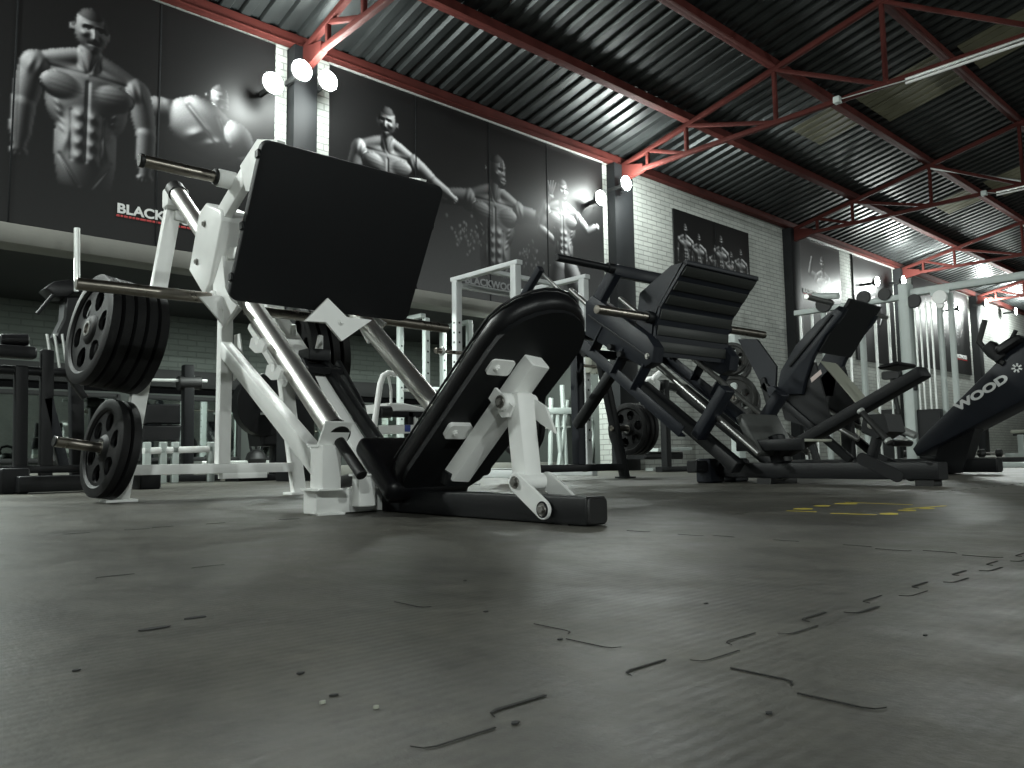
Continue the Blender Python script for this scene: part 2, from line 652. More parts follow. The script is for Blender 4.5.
# tube lights under the bottom chords and conduits
for x, ya, yb, lb in ((8.15, 2.96, 1.78, 'long unlit white tube light hung along the second truss'), (12.8, 3.5, 2.4, 'unlit white tube light hung along the third truss')):
    t = thing('tube_light', lb, 'light', (x, 0, 3.92), group='unlit tube lights')
    P('batten', MB().bar((0, ya, 0), (0, yb, 0), .03, .02), GALV, t)
    P('tube', MB().tube((0, ya, -.04), (0, yb, -.04), .014, 10), TUBE, t)
    P('wire', MB().tube((0, 3.62, .03), (0, ya, -.01), .006, 6), GALV, t)
    P('junction_box', MB().box((0, 3.66, .03), (.07, .07, .07)), WHITE2, t)
for x, ya, yb, lb in ((12.8, 4.38, 3.15, 'thin pale conduit rising from the third truss'), (17.45, 4.4, 3.1, 'thin pale conduit rising from the fourth truss')):
    tag(MB().tube((x + .05, ya, roofz(ya) - .2), (x + .05, yb, 4.0), .018, 8).build('conduit_pipe', GALV), lb, 'pipe', 'conduits along the trusses')

# ------------------------------------------------------------------ floodlights, with further lamps added at the glare spots beside them
FL = [(-1.45, 6.45, 3.80, 760, 'floodlight left of the view on the poster wall'), (3.11, 6.52, 3.58, 50, 'lamp set at the white glare on the left side of the first column'),
      (3.34, 6.42, 3.74, 30, 'white floodlight in the middle on the first column'),
      (3.64, 6.48, 3.76, 55, 'blazing white floodlight on the right side of the first column'), (7.62, 6.56, 3.50, 32, 'lamp set at the glare on the right end of the wide mural'),
      (8.02, 6.46, 3.76, 90, 'round blazing floodlight on the right side of the second column'), (15.8, 6.50, 3.56, 70, 'lamp set at the glare left of the fourth column above the cable machines'),
      (16.9, 6.42, 3.72, 120, 'bright floodlight right of the fourth column above the cable machines'), (20.4, 6.50, 3.58, 70, 'lamp set at the glare left of the fifth column, beyond the cable machines'),
      (22.0, 6.42, 3.88, 150, 'bright floodlight right of the fifth column at the far wall'), (24.4, 6.42, 3.95, 200, 'bright floodlight at the far right edge')]


def floodlight(x, y, z, lab, power, ry=0.0, sgn=-1, aim=None, rad=.11):
    t = thing('floodlight', lab, 'light', (x, y, z), ry, 'wall floodlights')
    P('housing', MB().tube((0, .0, 0), (0, .07, 0), .105, 28, r2=.07, ch=.01), DARK, t)
    P('lens', MB().tube((0, -.012, 0), (0, -.002, 0), .098, 28), LENS, t)
    P('bracket', MB().bar((0, .06, -.02), (0, .3, -.02), .03, .05), DARK, t)
    l = bpy.data.lights.new('floodlight_lamp', 'SPOT' if aim else 'POINT')
    if aim:
        l.spot_size = math.radians(100)
        l.spot_blend = .5
    l.energy = power
    l.color = (.93, 1.0, .96)
    l.shadow_soft_size = rad
    lo = bpy.data.objects.new('floodlight_lamp', l)
    C.objects.link(lo)
    lo.parent = t
    lo.location = (0, -.17, 0)
    if aim:
        d = V(aim) - V((x, y, z))
        d.rotate(Matrix.Rotation(-ry, 3, 'Z'))
        lo.rotation_euler = d.to_track_quat('-Z', 'Y').to_euler()
    return t


for (x, y, z, pw, lb) in FL:
    floodlight(x, y, z, lb, pw)
# the same lamps on the opposite wall and behind the camera
OPP = [(-5.0, 850, (1.2, 2.6, .6)), (-.8, 650, (1.5, 2.2, .3)), (5.0, 480, (5, 2.4, .5)), (12.8, 600, (12, 2, 0)), (19.8, 600, (19, 2, 0))]
for x, pw, am in OPP:
    floodlight(x, YN + .45, 3.8, 'floodlight on the opposite wall, out of view', pw, PI, aim=am, rad=.10)

# ------------------------------------------------------------------ posters
def printmat(name):
    mt = bpy.data.materials.new(name)
    mt.use_nodes = True
    nt = mt.node_tree
    b = nt.nodes['Principled BSDF']
    at = nt.nodes.new('ShaderNodeAttribute')
    at.attribute_name = 'ink'
    nt.links.new(at.outputs['Color'], b.inputs['Base Color'])
    b.inputs['Roughness'].default_value = .40
    b.inputs['Specular IOR Level'].default_value = .3
    return mt


PRINT = printmat('printed_vinyl')


class Ink:
    """a small painter for the photographs printed on the banners: soft ellipses and limbs lit from one side"""

    def __init__(s, x0, x1, z0, z1, step, base, light=(-.5, .55)):
        s.nx = int((x1 - x0) / step) + 1
        s.nz = int((z1 - z0) / step) + 1
        s.X, s.Z = np.meshgrid(np.linspace(x0, x1, s.nx), np.linspace(z0, z1, s.nz))
        s.A = np.full(s.X.shape, base, float)
        s.b = (x0, x1, z0, z1)
        l = np.array([light[0] * 1.15, light[1], .50])
        s.L = l / np.linalg.norm(l)
        rs = np.random.RandomState(3)
        s.N = rs.rand(*s.X.shape)

    def _put(s, mask, nx, nz, b, amb, pw):
        ny = np.sqrt(np.clip(1 - nx ** 2 - nz ** 2, 0, 1))
        d = np.clip(nx * s.L[0] + nz * s.L[1] + ny * s.L[2], 0, 1) ** pw
        v = b * (amb + (1 - amb) * d)
        s.A = s.A * (1 - mask) + v * mask

    def e(s, cx, cz, rx, rz, rot=0, b=.3, amb=.08, pw=1.6, soft=.25):
        c, sn = math.cos(rot), math.sin(rot)
        dx, dz = s.X - cx, s.Z - cz
        u = (dx * c + dz * sn) / rx
        v = (-dx * sn + dz * c) / rz
        q = np.sqrt(u * u + v * v)
        mask = np.clip((1 - q) / soft, 0, 1)
        qq = np.clip(q, 0, .999)
        k = np.where(q > 1e-4, qq / np.maximum(q, 1e-4), 0)
        u2, v2 = u * k, v * k
        s._put(mask, u2 * c - v2 * sn, u2 * sn + v2 * c, b, amb, pw)

    def c(s, x0, z0, x1, z1, r0, r1, b=.3, amb=.08, pw=1.6, soft=.3):
        dx, dz = x1 - x0, z1 - z0
        L = math.hypot(dx, dz)
        ux, uz = dx / L, dz / L
        t = np.clip(((s.X - x0) * ux + (s.Z - z0) * uz) / L, 0, 1)
        r = r0 + (r1 - r0) * t + .12 * (r0 + r1) * .5 * np.sin(t * PI)
        ox, oz = s.X - (x0 + dx * t), s.Z - (z0 + dz * t)
        q = np.sqrt(ox * ox + oz * oz) / r
        mask = np.clip((1 - q) / soft, 0, 1)
        k = 1 / np.maximum(q, 1)
        s._put(mask, ox / r * k, oz / r * k, b, amb, pw)

    # -- a figure is first modelled as a relief, then printed as if lit from one side
    def start(s):
        s.H = np.full(s.X.shape, -1.0)
        s.T = np.ones(s.X.shape)

    def _up(s, h, k):
        m_ = np.maximum(s.H, h)
        d = np.abs(s.H - h)
        s.H = m_ + np.where(d < k, (k - d) ** 2 / (4 * k), 0) * (m_ > -.5)

    def re(s, cx, cz, rx, rz, rot=0, z0=0.0, hh=.3, k=.02):
        c, sn = math.cos(rot), math.sin(rot)
        dx, dz = s.X - cx, s.Z - cz
        q = ((dx * c + dz * sn) / rx) ** 2 + ((-dx * sn + dz * c) / rz) ** 2
        s._up(np.where(q < 1, z0 + hh * np.sqrt(np.clip(1 - q, 0, 1)), -1.0), k)

    def rc(s, x0, z0_, x1, z1, r0, r1, z0=0.0, k=.02, bulge=.12):
        dx, dz = x1 - x0, z1 - z0_
        L = math.hypot(dx, dz)
        t = np.clip(((s.X - x0) * dx + (s.Z - z0_) * dz) / L / L, 0, 1)
        r = r0 + (r1 - r0) * t + bulge * (r0 + r1) * .5 * np.sin(t * PI)
        q = ((s.X - x0 - dx * t) ** 2 + (s.Z - z0_ - dz * t) ** 2) / r ** 2
        s._up(np.where(q < 1, z0 + r * np.sqrt(np.clip(1 - q, 0, 1)), -1.0), k)

    def bump(s, cx, cz, rx, rz, rot, a):
        c, sn = math.cos(rot), math.sin(rot)
        dx, dz = s.X - cx, s.Z - cz
        q = ((dx * c + dz * sn) / rx) ** 2 + ((-dx * sn + dz * c) / rz) ** 2
        s.H = np.where(s.H > -.5, s.H + a * np.exp(-q * 1.6), s.H)

    def crease(s, x0, z0_, x1, z1, w, a):
        dx, dz = x1 - x0, z1 - z0_
        L = math.hypot(dx, dz) + 1e-6
        t = np.clip(((s.X - x0) * dx + (s.Z - z0_) * dz) / L / L, 0, 1)
        q = ((s.X - x0 - dx * t) ** 2 + (s.Z - z0_ - dz * t) ** 2) / w ** 2
        s.H = np.where(s.H > -.5, s.H - a * np.exp(-q), s.H)

    def tone(s, cx, cz, rx, rz, v, rot=0):
        c, sn = math.cos(rot), math.sin(rot)
        dx, dz = s.X - cx, s.Z - cz
        q = np.sqrt(((dx * c + dz * sn) / rx) ** 2 + ((-dx * sn + dz * c) / rz) ** 2)
        w = np.clip((1 - q) / .2, 0, 1)
        s.T = s.T * (1 - w) + v * w

    def finish(s, b, cut=None, rim=.35):
        H = s.H
        st = s.X[0, 1] - s.X[0, 0]
        m_ = H > -.5
        Hf = np.where(m_, H, 0.0)
        for _ in range(2):
            Hf = (Hf * 4 + np.roll(Hf, 1, 0) + np.roll(Hf, -1, 0) + np.roll(Hf, 1, 1) + np.roll(Hf, -1, 1)) / 8
        gz, gx = np.gradient(Hf, st)
        n = np.sqrt(gx * gx + gz * gz + 1)
        l = s.L
        d = np.clip((-gx * l[0] - gz * l[1] + l[2]) / n, 0, 1)
        r = np.clip((gx * l[0] * 1.2 - gz * .35) / n - .25, 0, 1)
        v = b * (.012 + 1.9 * d ** 4.2 + rim * .8 * r ** 1.6) * s.T
        M = m_.astype(float)
        M = (M * 4 + np.roll(M, 1, 0) + np.roll(M, -1, 0) + np.roll(M, 1, 1) + np.roll(M, -1, 1)) / 8
        if cut is not None:
            M = M * np.clip((s.Z - cut[0]) / cut[1], 0, 1)
        s.A = s.A * (1 - M) + v * M

    def man(s, x, z, h, face=0, b=.3, arms='down', cut=0, twist=0):
        """bare-chested muscular figure; z = chin height, h = head height, cut fades the waist"""
        S = h
        s.start()

        def R(cx, cz, rx, rz, rot=0, z0=0., hh=.3, k=.06):
            s.re(x + cx * S, z + cz * S, rx * S, rz * S, rot, z0 * S, hh * S, k * S)

        def K(x0, z0_, x1, z1, r0, r1, z0=0., k=.06):
            s.rc(x + x0 * S, z + z0_ * S, x + x1 * S, z + z1 * S, r0 * S, r1 * S, z0 * S, k * S)
        K(0, -1.5, 0, -3.0, .56, .50, 0)
        R(0, -1.15, .80, .85, 0, 0, .50)
        for d in (-1, 1):
            K(d * .62, -.85, d * .42, -1.8, .26, .14, .02)
            K(d * .10, -.12, d * .85, -.46, .19, .20, .04, .10)
        R(0, -.60, 1.02, .34, 0, .0, .34, .12)
        K(0, -.5, .02 * face, .12, .235, .21, .10)
        A = {'down': ((-1.02, -.60, -1.17, -1.5), (-1.17, -1.5, -1.22, -2.4), (1.02, -.60, 1.20, -1.5), (1.20, -1.5, 1.20, -2.4)),
             'hips': ((-1.0, -.6, -1.38, -1.45), (-1.38, -1.45, -.75, -2.2), (1.0, -.6, 1.38, -1.45), (1.38, -1.45, .75, -2.2)),
             'flexup': ((-1.0, -.5, -1.8, -.35), (-1.8, -.35, -1.45, .65), (1.0, -.6, 1.2, -1.45), (1.2, -1.45, 1.3, -2.3)),
             'punch': ((-1.0, -.6, -1.35, -1.45), (-1.35, -1.45, -.2, -2.05), (1.0, -.6, 1.6, -1.05), (1.6, -1.05, 2.2, -.72)),
             'reach': ((-1.0, -.6, -1.25, -1.5), (-1.25, -1.5, -.3, -1.65), (1.0, -.55, 1.75, -1.0), (1.75, -1.0, 2.55, -1.35)),
             'spread': ((-1.0, -.55, -1.95, -.72), (-1.95, -.72, -2.75, -.40), (1.0, -.62, 1.85, -.62), (1.85, -.62, 2.35, .20))}[arms]
        for i, q in enumerate(A):
            upm = i % 2 == 0
            K(*q, .25 if upm else .22, .21 if upm else .12, .05 if upm else .12, .04)
            ang = math.atan2(q[3] - q[1], q[2] - q[0])
            mx_, mz_ = (q[0] + q[2]) / 2, (q[1] + q[3]) / 2
            px_, pz_ = -math.sin(ang), math.cos(ang)
            R(mx_ + px_ * .07, mz_ + pz_ * .07, .34, .13, ang, .14, .14, .03)
            R(mx_ - px_ * .09, mz_ - pz_ * .09, .30, .12, ang, .12, .13, .03)
            if not upm:
                R(q[2] + .05 * math.cos(ang), q[3] + .05 * math.sin(ang) - .04, .14, .17, ang, .1, .12, .02)
                for f in range(3):
                    s.crease(x + (q[2] + .1 * math.cos(ang) - .08 * math.sin(ang) * (f - 1)) * S, z + (q[3] + .1 * math.sin(ang) + .08 * math.cos(ang) * (f - 1)) * S,
                             x + (q[2] + .22 * math.cos(ang) - .09 * math.sin(ang) * (f - 1)) * S, z + (q[3] + .22 * math.sin(ang) + .09 * math.cos(ang) * (f - 1)) * S, .02 * S, .05 * S)
        for d in (-1, 1):
            R(d * .98, -.62, .30, .36, d * .35, .06, .28, .03)
            s.bump(x + d * .90 * S, z - .60 * S, .08 * S, .26 * S, d * .3, .035 * S)
            s.bump(x + d * 1.08 * S, z - .60 * S, .07 * S, .24 * S, d * .3, .035 * S)
            # pectorals
            R(d * .43, -.90, .47, .30, d * .20, .30, .20, .035)
            for f in range(3):
                s.crease(x + d * .10 * S, z - (.78 + .09 * f) * S, x + d * .7 * S, z - (.68 + .12 * f) * S, .022 * S, .006 * S)
            # stomach blocks, serratus and obliques
            for r in range(4):
                s.bump(x + d * .145 * S, z - (1.42 + r * .30) * S, .13 * S, .12 * S, 0, .075 * S)
                s.bump(x + d * (.56 - .03 * r) * S, z - (1.28 + r * .17) * S, .12 * S, .045 * S, d * .8, .05 * S)
            s.bump(x + d * .42 * S, z - 2.1 * S, .10 * S, .32 * S, d * .25, .06 * S)
            s.crease(x + d * .50 * S, z - 2.35 * S, x + d * .12 * S, z - 2.95 * S, .035 * S, .07 * S)
            s.crease(x + d * .30 * S, z - 1.35 * S, x + d * .27 * S, z - 2.4 * S, .03 * S, .035 * S)
            s.crease(x + d * .04 * S, z - .50 * S, x + d * .75 * S, z - .52 * S, .03 * S, .03 * S)
            s.crease(x + d * .02 * S, z - .45 * S, x + d * .16 * S, z - .02 * S, .03 * S, .03 * S)
        s.crease(x, z - .66 * S, x, z - 2.4 * S, .028 * S, .05 * S)
        s.headrelief(x, z, S, face)
        s.finish(b, cut=((z - cut * S), .7 * S) if cut else None)

    def headrelief(s, x, z, S, face=0):
        cx = x + .05 * S * face
        s.re(cx, z + .50 * S, .34 * S, .50 * S, 0, .12 * S, .32 * S, .03 * S)
        f = .11 * face * S
        s.re(cx + f * .6, z + .20 * S, .20 * S, .20 * S, 0, .18 * S, .22 * S, .04 * S)
        for d in (-1, 1):
            s.bump(cx + f * .5 + d * .17 * S, z + .40 * S, .09 * S, .07 * S, 0, .05 * S)
            ex = cx + f + d * .125 * S
            s.crease(ex - .06 * S, z + .535 * S, ex + .06 * S, z + .535 * S, .035 * S, .07 * S)
            s.bump(ex, z + .62 * S, .11 * S, .03 * S, 0, .04 * S)
            s.tone(ex, z + .60 * S, .11 * S, .028 * S, .25, d * -.1)
            s.tone(ex, z + .53 * S, .06 * S, .025 * S, .2)
            s.re(cx + d * .35 * S - f * .5, z + .47 * S, .05 * S, .11 * S, 0, .05 * S, .08 * S, .01 * S)
        s.bump(cx + f * 1.3, z + .40 * S, .055 * S, .13 * S, 0, .10 * S)
        s.bump(cx + f * 1.4, z + .33 * S, .07 * S, .05 * S, 0, .07 * S)
        s.crease(cx + f - .10 * S, z + .21 * S, cx + f + .10 * S, z + .21 * S, .022 * S, .04 * S)
        s.tone(cx + f, z + .21 * S, .11 * S, .03 * S, .45)
        s.bump(cx + f, z + .06 * S, .09 * S, .06 * S, 0, .04 * S)
        s.tone(cx - f * .4, z + .90 * S, .36 * S, .20 * S, .22)
        for d in (-1, 1):
            s.tone(cx - f * .6 + d * .33 * S, z + .68 * S, .08 * S, .22 * S, .22)

    def noise(s, a):
        s.A = s.A * (1 - a + 2 * a * s.N)

    def mesh(s, name, y, tint=(1, 1.0, 1.02)):
        n = s.nx * s.nz
        x0, x1, z0, z1 = s.b
        co = np.zeros((n, 3))
        co[:, 0] = s.X.ravel()
        co[:, 1] = y
        co[:, 2] = s.Z.ravel()
        i = np.arange(n).reshape(s.nz, s.nx)
        f = np.stack([i[:-1, :-1].ravel(), i[:-1, 1:].ravel(), i[1:, 1:].ravel(), i[1:, :-1].ravel()], 1)
        me = bpy.data.meshes.new(name)
        me.vertices.add(n)
        me.vertices.foreach_set('co', co.ravel())
        me.loops.add(f.size)
        me.loops.foreach_set('vertex_index', f.ravel().astype(np.int32))
        me.polygons.add(len(f))
        me.polygons.foreach_set('loop_start', np.arange(0, f.size, 4, dtype=np.int32))
        me.update(calc_edges=True)
        ca = me.color_attributes.new('ink', 'FLOAT_COLOR', 'POINT')
        a = np.clip(s.A, .004, .9).ravel()
        col = np.stack([a * tint[0], a * tint[1], a * tint[2], np.ones(n)], 1)
        ca.data.foreach_set('color', col.ravel())
        me.materials.append(PRINT)
        o = bpy.data.objects.new(name, me)
        C.objects.link(o)
        return o


def lettering(name, txt, size, loc, material, parent=None, shear=0.0, width=None, yup=None, rot=(PI / 2, 0, 0), depth=.003, bold=.02):
    cu = bpy.data.curves.new(name, 'FONT')
    cu.body = txt
    cu.size = size
    cu.extrude = depth
    cu.offset = bold * size
    cu.shear = shear
    o = bpy.data.objects.new(name, cu)
    C.objects.link(o)
    bpy.context.view_layer.update()
    dg = bpy.context.evaluated_depsgraph_get()
    me = bpy.data.meshes.new_from_object(o.evaluated_get(dg))
    bpy.data.objects.remove(o)
    me.materials.clear()
    me.materials.append(material)
    o = bpy.data.objects.new(name, me)
    C.objects.link(o)
    if width:
        w = max(v.co.x for v in me.vertices) - min(v.co.x for v in me.vertices)
        for v in me.vertices:
            v.co.x *= width / w
    if parent:
        o.parent = parent
    o.location = loc
    o.rotation_euler = rot
    return o


FAINT = mat('faint_grey_lettering', (.20, .205, .21), .5)


def banner(label, x0, x1, z0, z1, paint, seams=(), base=.009, step=.0095, logo=None, lmat=None, light=(-.5, .55), y=YW - .035, grommet=True):
    t = thing('wall_banner', label, 'banner', (x0, y, z0), group='printed banners on the long wall')
    ink = Ink(0, x1 - x0, 0, z1 - z0, step, base, light)
    paint(ink, x0, z0)
    ink.noise(.06)
    pr = ink.mesh('printed_photo', -.004)
    pr.parent = t
    P('backing_sheet', MB().prism([(0, 0, 0), (x1 - x0, 0, 0), (x1 - x0, 0, z1 - z0), (0, 0, z1 - z0)], (0, .02, 0)), DARK, t)
    for sx in seams:
        P('seam_strip', MB().box((sx - x0, -.006, (z1 - z0) / 2), (.012, .006, z1 - z0), .001), COLBLK, t)
    if logo:
        lx, lz, ls, w = logo
        lettering('lettering', 'BLACKWOOD', ls, (lx - x0, -.008, lz - z0), lmat or LETTER, t, width=w, bold=.03)
        k = 0
        xx = 0
        while xx < w:                                     # thin red strapline, too small to read
            wd = .5 * ls * random.uniform(.3, .8)
            P('strapline', MB().box((lx - x0 + xx + wd / 2, -.007, lz - z0 - ls * .22), (wd, .003, ls * .16), .0005), REDLET, t)
            xx += wd + ls * .07
    return t


def paint0(I, x0, z0):
    # man seen bending from behind, at the right
    I.start()
    X, Z = 2.62 - x0, 3.10 - z0
    I.rc(X - .62, Z + .0, X - .34, Z + .06, .09, .11, 0, .02)
    I.rc(X - .34, Z + .10, X - .22, Z - .02, .07, .09, .02, .02)
    I.re(X - .02, Z - .02, .34, .25, -.35, 0, .22, .03)
    I.re(X + .02, Z + .10, .24, .13, -.55, .06, .16, .03)
    I.re(X + .26, Z - .02, .17, .15, -.6, .08, .15, .02)
    I.rc(X + .30, Z - .08, X + .46, Z - .22, .11, .10, .02, .02)
    I.rc(X + .46, Z - .22, X + .66, Z - .36, .09, .06, .0, .02)
    I.crease(X - .16, Z + .16, X + .10, Z - .12, .02, .02)
    I.crease(X + .10, Z + .12, X + .20, Z - .10, .02, .015)
    I.bump(X - .10, Z - .08, .10, .05, .5, .03)
    I.bump(X + .08, Z - .12, .12, .05, .3, .03)
    I.headrelief(2.70 - x0, 3.29 - z0, .24, 2.2)
    I.finish(.42)
    I.man(1.665 - x0, 3.46 - z0, .375, .5, .34, 'down', cut=3.0)


def paint1(I, x0, z0):
    g = np.clip((3.1 - z0 - I.Z) / 1.1, 0, 1)
    I.A += .055 * g ** 1.3
    I.man(5.98 - x0, 3.34 - z0, .39, 2.4, .26, 'spread', cut=2.9)
    a, c = 5.98 - x0, 3.34 - z0
    for k in range(4):                     # fingers of the raised hand
        I.c(a + .92 + .012 * k, c + .12, a + .89 + .045 * k, c + .27 + .01 * (k % 3), .020, .012, .26, .1)
    I.man(4.50 - x0, 3.52 - z0, .34, -.5, .46, 'reach')
    I.man(7.12 - x0, 3.40 - z0, .29, .8, .46, 'punch')
    I.start()
    a, c = 7.12 - x0, 3.38 - z0
    I.rc(a + .12, c - .85, a + .34, c - 1.25, .15, .12, 0, .02)
    I.rc(a - .08, c - .85, a - .18, c - 1.3, .14, .12, 0, .02)
    I.finish(.34)
    rs = random.Random(5)
    for k in range(90):
        side = rs.random() < .55
        x = rs.gauss(5.55, .13) if side else rs.gauss(6.52, .10)
        z = rs.gauss(2.66, .09) - (0 if side else .08)
        I.e(x - x0, z - z0, rs.uniform(.012, .028), rs.uniform(.02, .045), rs.uniform(-.5, .5), rs.uniform(.05, .22), .3, 1, .7)


def paint2(I, x0, z0):
    for k, (dx, dz, h, a) in enumerate(((.28, .60, .17, 'down'), (.62, .52, .16, 'down'), (1.06, .42, .16, 'hips'), (1.22, .58, .18, 'down'), (1.5, .40, .155, 'down'), (1.78, .48, .16, 'down'))):
        I.man(dx, dz, h, (-.4, .3)[k % 2], .42, a)


def paint3(I, x0, z0):
    I.A += .04 * np.clip(1 - I.X / .9, 0, 1)
    I.man(.95, 1.55, .28, -.3, .45, 'flexup', cut=3.4)


def paint4(I, x0, z0):
    I.man(.95, 1.35, .25, .5, .30, 'hips')


def paint5(I, x0, z0):
    I.man(.75, 1.40, .26, .3, .22, 'hips')
    I.man(1.75, 1.50, .30, -.4, .32, 'punch')
    I.man(2.65, 1.42, .24, -.5, .26, 'hips')


banner('black banner with a frontal bare-chested man and a bending man, farthest left on the wall', 0.2, 3.25, 1.975, 4.09, paint0, (1.16, 2.21), .007, logo=(1.905, 2.20, .11, .78), light=(-.6, .5))
banner('wide dark mural of three bare-chested men with outspread arms above the concrete beam', 3.82, 7.90, 1.975, 4.09, paint1, (4.86, 5.9, 6.85), .009, logo=(5.52, 2.13, .115, .82), lmat=FAINT, light=(.4, .6))
banner('small black banner of six standing bare-chested men on the white brick', 9.47, 11.52, 2.85, 3.80, paint2, (10.55,), .006, step=.008, light=(.3, .7))
banner('silver-lit dark banner of one man flexing an arm, just right of the black brick-bay column', 13.12, 14.78, 2.0, 4.09, paint3, (), .03, logo=(13.28, 3.06, .10, .52), light=(-.4, .6))
banner('dark banner behind the bright floodlight above the cable machines', 15.35, 17.2, 2.0, 4.09, paint4, (), .02, light=(-.4, .6))
banner('dark banner with blurred muscular figures beyond the cable machines', 18.3, 21.75, 2.08, 4.09, paint5, (19.9,), .016, logo=(20.65, 2.45, .13, .78), light=(-.3, .7))
# pale trim along the tops
tag(MB().bar((3.8, YW - .05, 4.097), (7.9, YW - .05, 4.097), .02, .02).build('edge_strip', GALV), 'thin pale edging strip along the top of the wide mural', 'trim')
tag(MB().bar((13.1, YW - .05, 4.095), (17.3, YW - .05, 4.095), .03, .03).build('edge_strip', GALV), 'thin pale edging strip over the banners at right', 'trim')
# ------------------------------------------------------------------ weight plates
def plate_proto(name, R, t, nholes, slot, label, parent=None, material=None):
    """a weight plate lying in the local y-z plane, axis x, centre at the origin"""
    th = thing(name, label, 'weight plate', (0, 0, 0))
    m_ = material or IRON
    rb = .052 * (R / .225)
    # rim ring
    o = MB().lathe([(-t / 2, R - rb * .25), (-t / 2 + .006, R), (t / 2 - .006, R), (t / 2, R - rb * .25), (t / 2, R - rb * .8), (t / 2 - .010, R - rb), (-t / 2 + .010, R - rb), (-t / 2, R - rb * .8)], n=56)
    P('rim', o, m_, th, sharp=25)
    # web with openings
    web = bmesh.new()
    r1, r2 = R * .26, R - rb * .9
    tw = t * .36
    rm, dr = (r1 + r2) / 2, (r2 - r1) / 2
    K = 20
    for k in range(nholes):
        a0, a1 = 2 * PI * k / nholes, 2 * PI * (k + 1) / nholes
        am, da = (a0 + a1) / 2, (a1 - a0) / 2
        bd, hl = [], []
        for i in range(K):
            q = 2 * PI * (i + .5) / K
            c, s = math.cos(q), math.sin(q)
            mm = max(abs(c), abs(s))
            bd.append((am + da * c / mm, rm + dr * s / mm))
            if slot:
                hl.append((am + da * .66 * c, rm + dr * .72 * s))
            else:
                hr = min(dr * .62, rm * da * .62)
                y, z = rm + hr * s, hr * c
                hl.append((am + math.atan2(z, y), math.hypot(y, z)))
        ring = []
        for (lst, x) in ((bd, tw / 2), (hl, tw / 2), (hl, -tw / 2), (bd, -tw / 2)):
            ring.append([web.verts.new((x, r * math.cos(a), r * math.sin(a))) for a, r in lst])
        for j in range(3):
            for i in range(K):
                web.faces.new((ring[j][i], ring[j][(i + 1) % K], ring[j + 1][(i + 1) % K], ring[j + 1][i]))
    w = MB()
    w.bm.free()
    w.bm = web
    P('web', w, m_, th, sharp=35)
    P('hub', MB().lathe([(-t / 2, .030), (-t / 2, R * .20), (-t / 2 + .006, R * .24), (-tw / 2, R * .28), (tw / 2, R * .28), (t / 2 - .006, R * .24), (t / 2, R * .20), (t / 2, .030)], n=32), m_, th)
    P('bore_ring', MB().lathe([(-t / 2 - .002, .026), (-t / 2 - .002, .036), (t / 2 + .002, .036), (t / 2 + .002, .026)], n=24), BOLT, th)
    return th


protos = {}
col_of = {}


def plates_on(key, R, t, nh, slot, base, ex, items, group, material=None, tilt=0.0, yaw=0.0, root=0.0):
    """items: (offset along the axis, label); base: world centre; ex: axis direction"""
    rz = math.atan2(ex.y, ex.x)
    for k, it in enumerate(items):
        off, lb = it[:2]
        if key not in protos:
            p = plate_proto('weight_plate', R, t, nh, slot, lb, material=material)
            protos[key] = p
        else:
            p = copy_tree(protos[key])
        p['label'] = lb
        p['group'] = group
        sg = 1 if off > 0 else -1
        ax_ = V((math.cos(tilt) * math.cos(yaw), 0, math.sin(tilt)))
        ey_ = V((-ex.y, ex.x, 0))
        dirv = ex * (sg * math.cos(tilt) * math.cos(yaw)) - ey_ * (math.cos(tilt) * math.sin(yaw)) + V((0, 0, math.sin(tilt)))
        p.location = V(base) + ex * (sg * root) + dirv * (abs(off) - root) + V((0, 0, -.002))
        p.rotation_euler = (it[2] if len(it) > 2 else random.uniform(0, 1.5), -sg * tilt, rz - sg * yaw)
        p.rotation_mode = 'XYZ'


class Fr:
    def __init__(s, x, y, deg):
        s.a = math.radians(deg)
        s.o = V((x, y, 0))
        s.ex = V((math.cos(s.a), -math.sin(s.a), 0))
        s.ey = V((math.sin(s.a), math.cos(s.a), 0))

    def W(s, x, y, z):
        return s.o + s.ex * x + s.ey * y + V((0, 0, z))

    def px(s, u, v, x=None, y=None):
        """the point of the local plane x = const (or y = const) seen at u, v"""
        r = ray(u, v)
        c = V((0, 0, HC)) - s.o
        C_ = V((c.dot(s.ex), c.dot(s.ey), HC))
        D = V((r.dot(s.ex), r.dot(s.ey), r.z))
        t = (x - C_.x) / D.x if x is not None else (y - C_.y) / D.y
        return C_ + D * t


def bolt(mb, c, ax, r=.011, t=.008):
    c = V(c)
    ax = V(ax)
    mb.tube(c, c + ax * t * .4, r * 1.5, 12)
    mb.tube(c, c + ax * t * 1.4, r, 6)
    return mb


# ------------------------------------------------------------------ white leg press (front machine)
F1 = Fr(1.607, 1.44, 1.01)
M1 = thing('leg_press', 'large white leg press with chrome rails and big black foot board, nearest the camera', 'leg press', F1.o, -F1.a, group='plate loaded leg presses')
RY0, RZ0 = .90, .262
sl = .776


def rz_(y):
    return RZ0 + sl * (y - RY0)


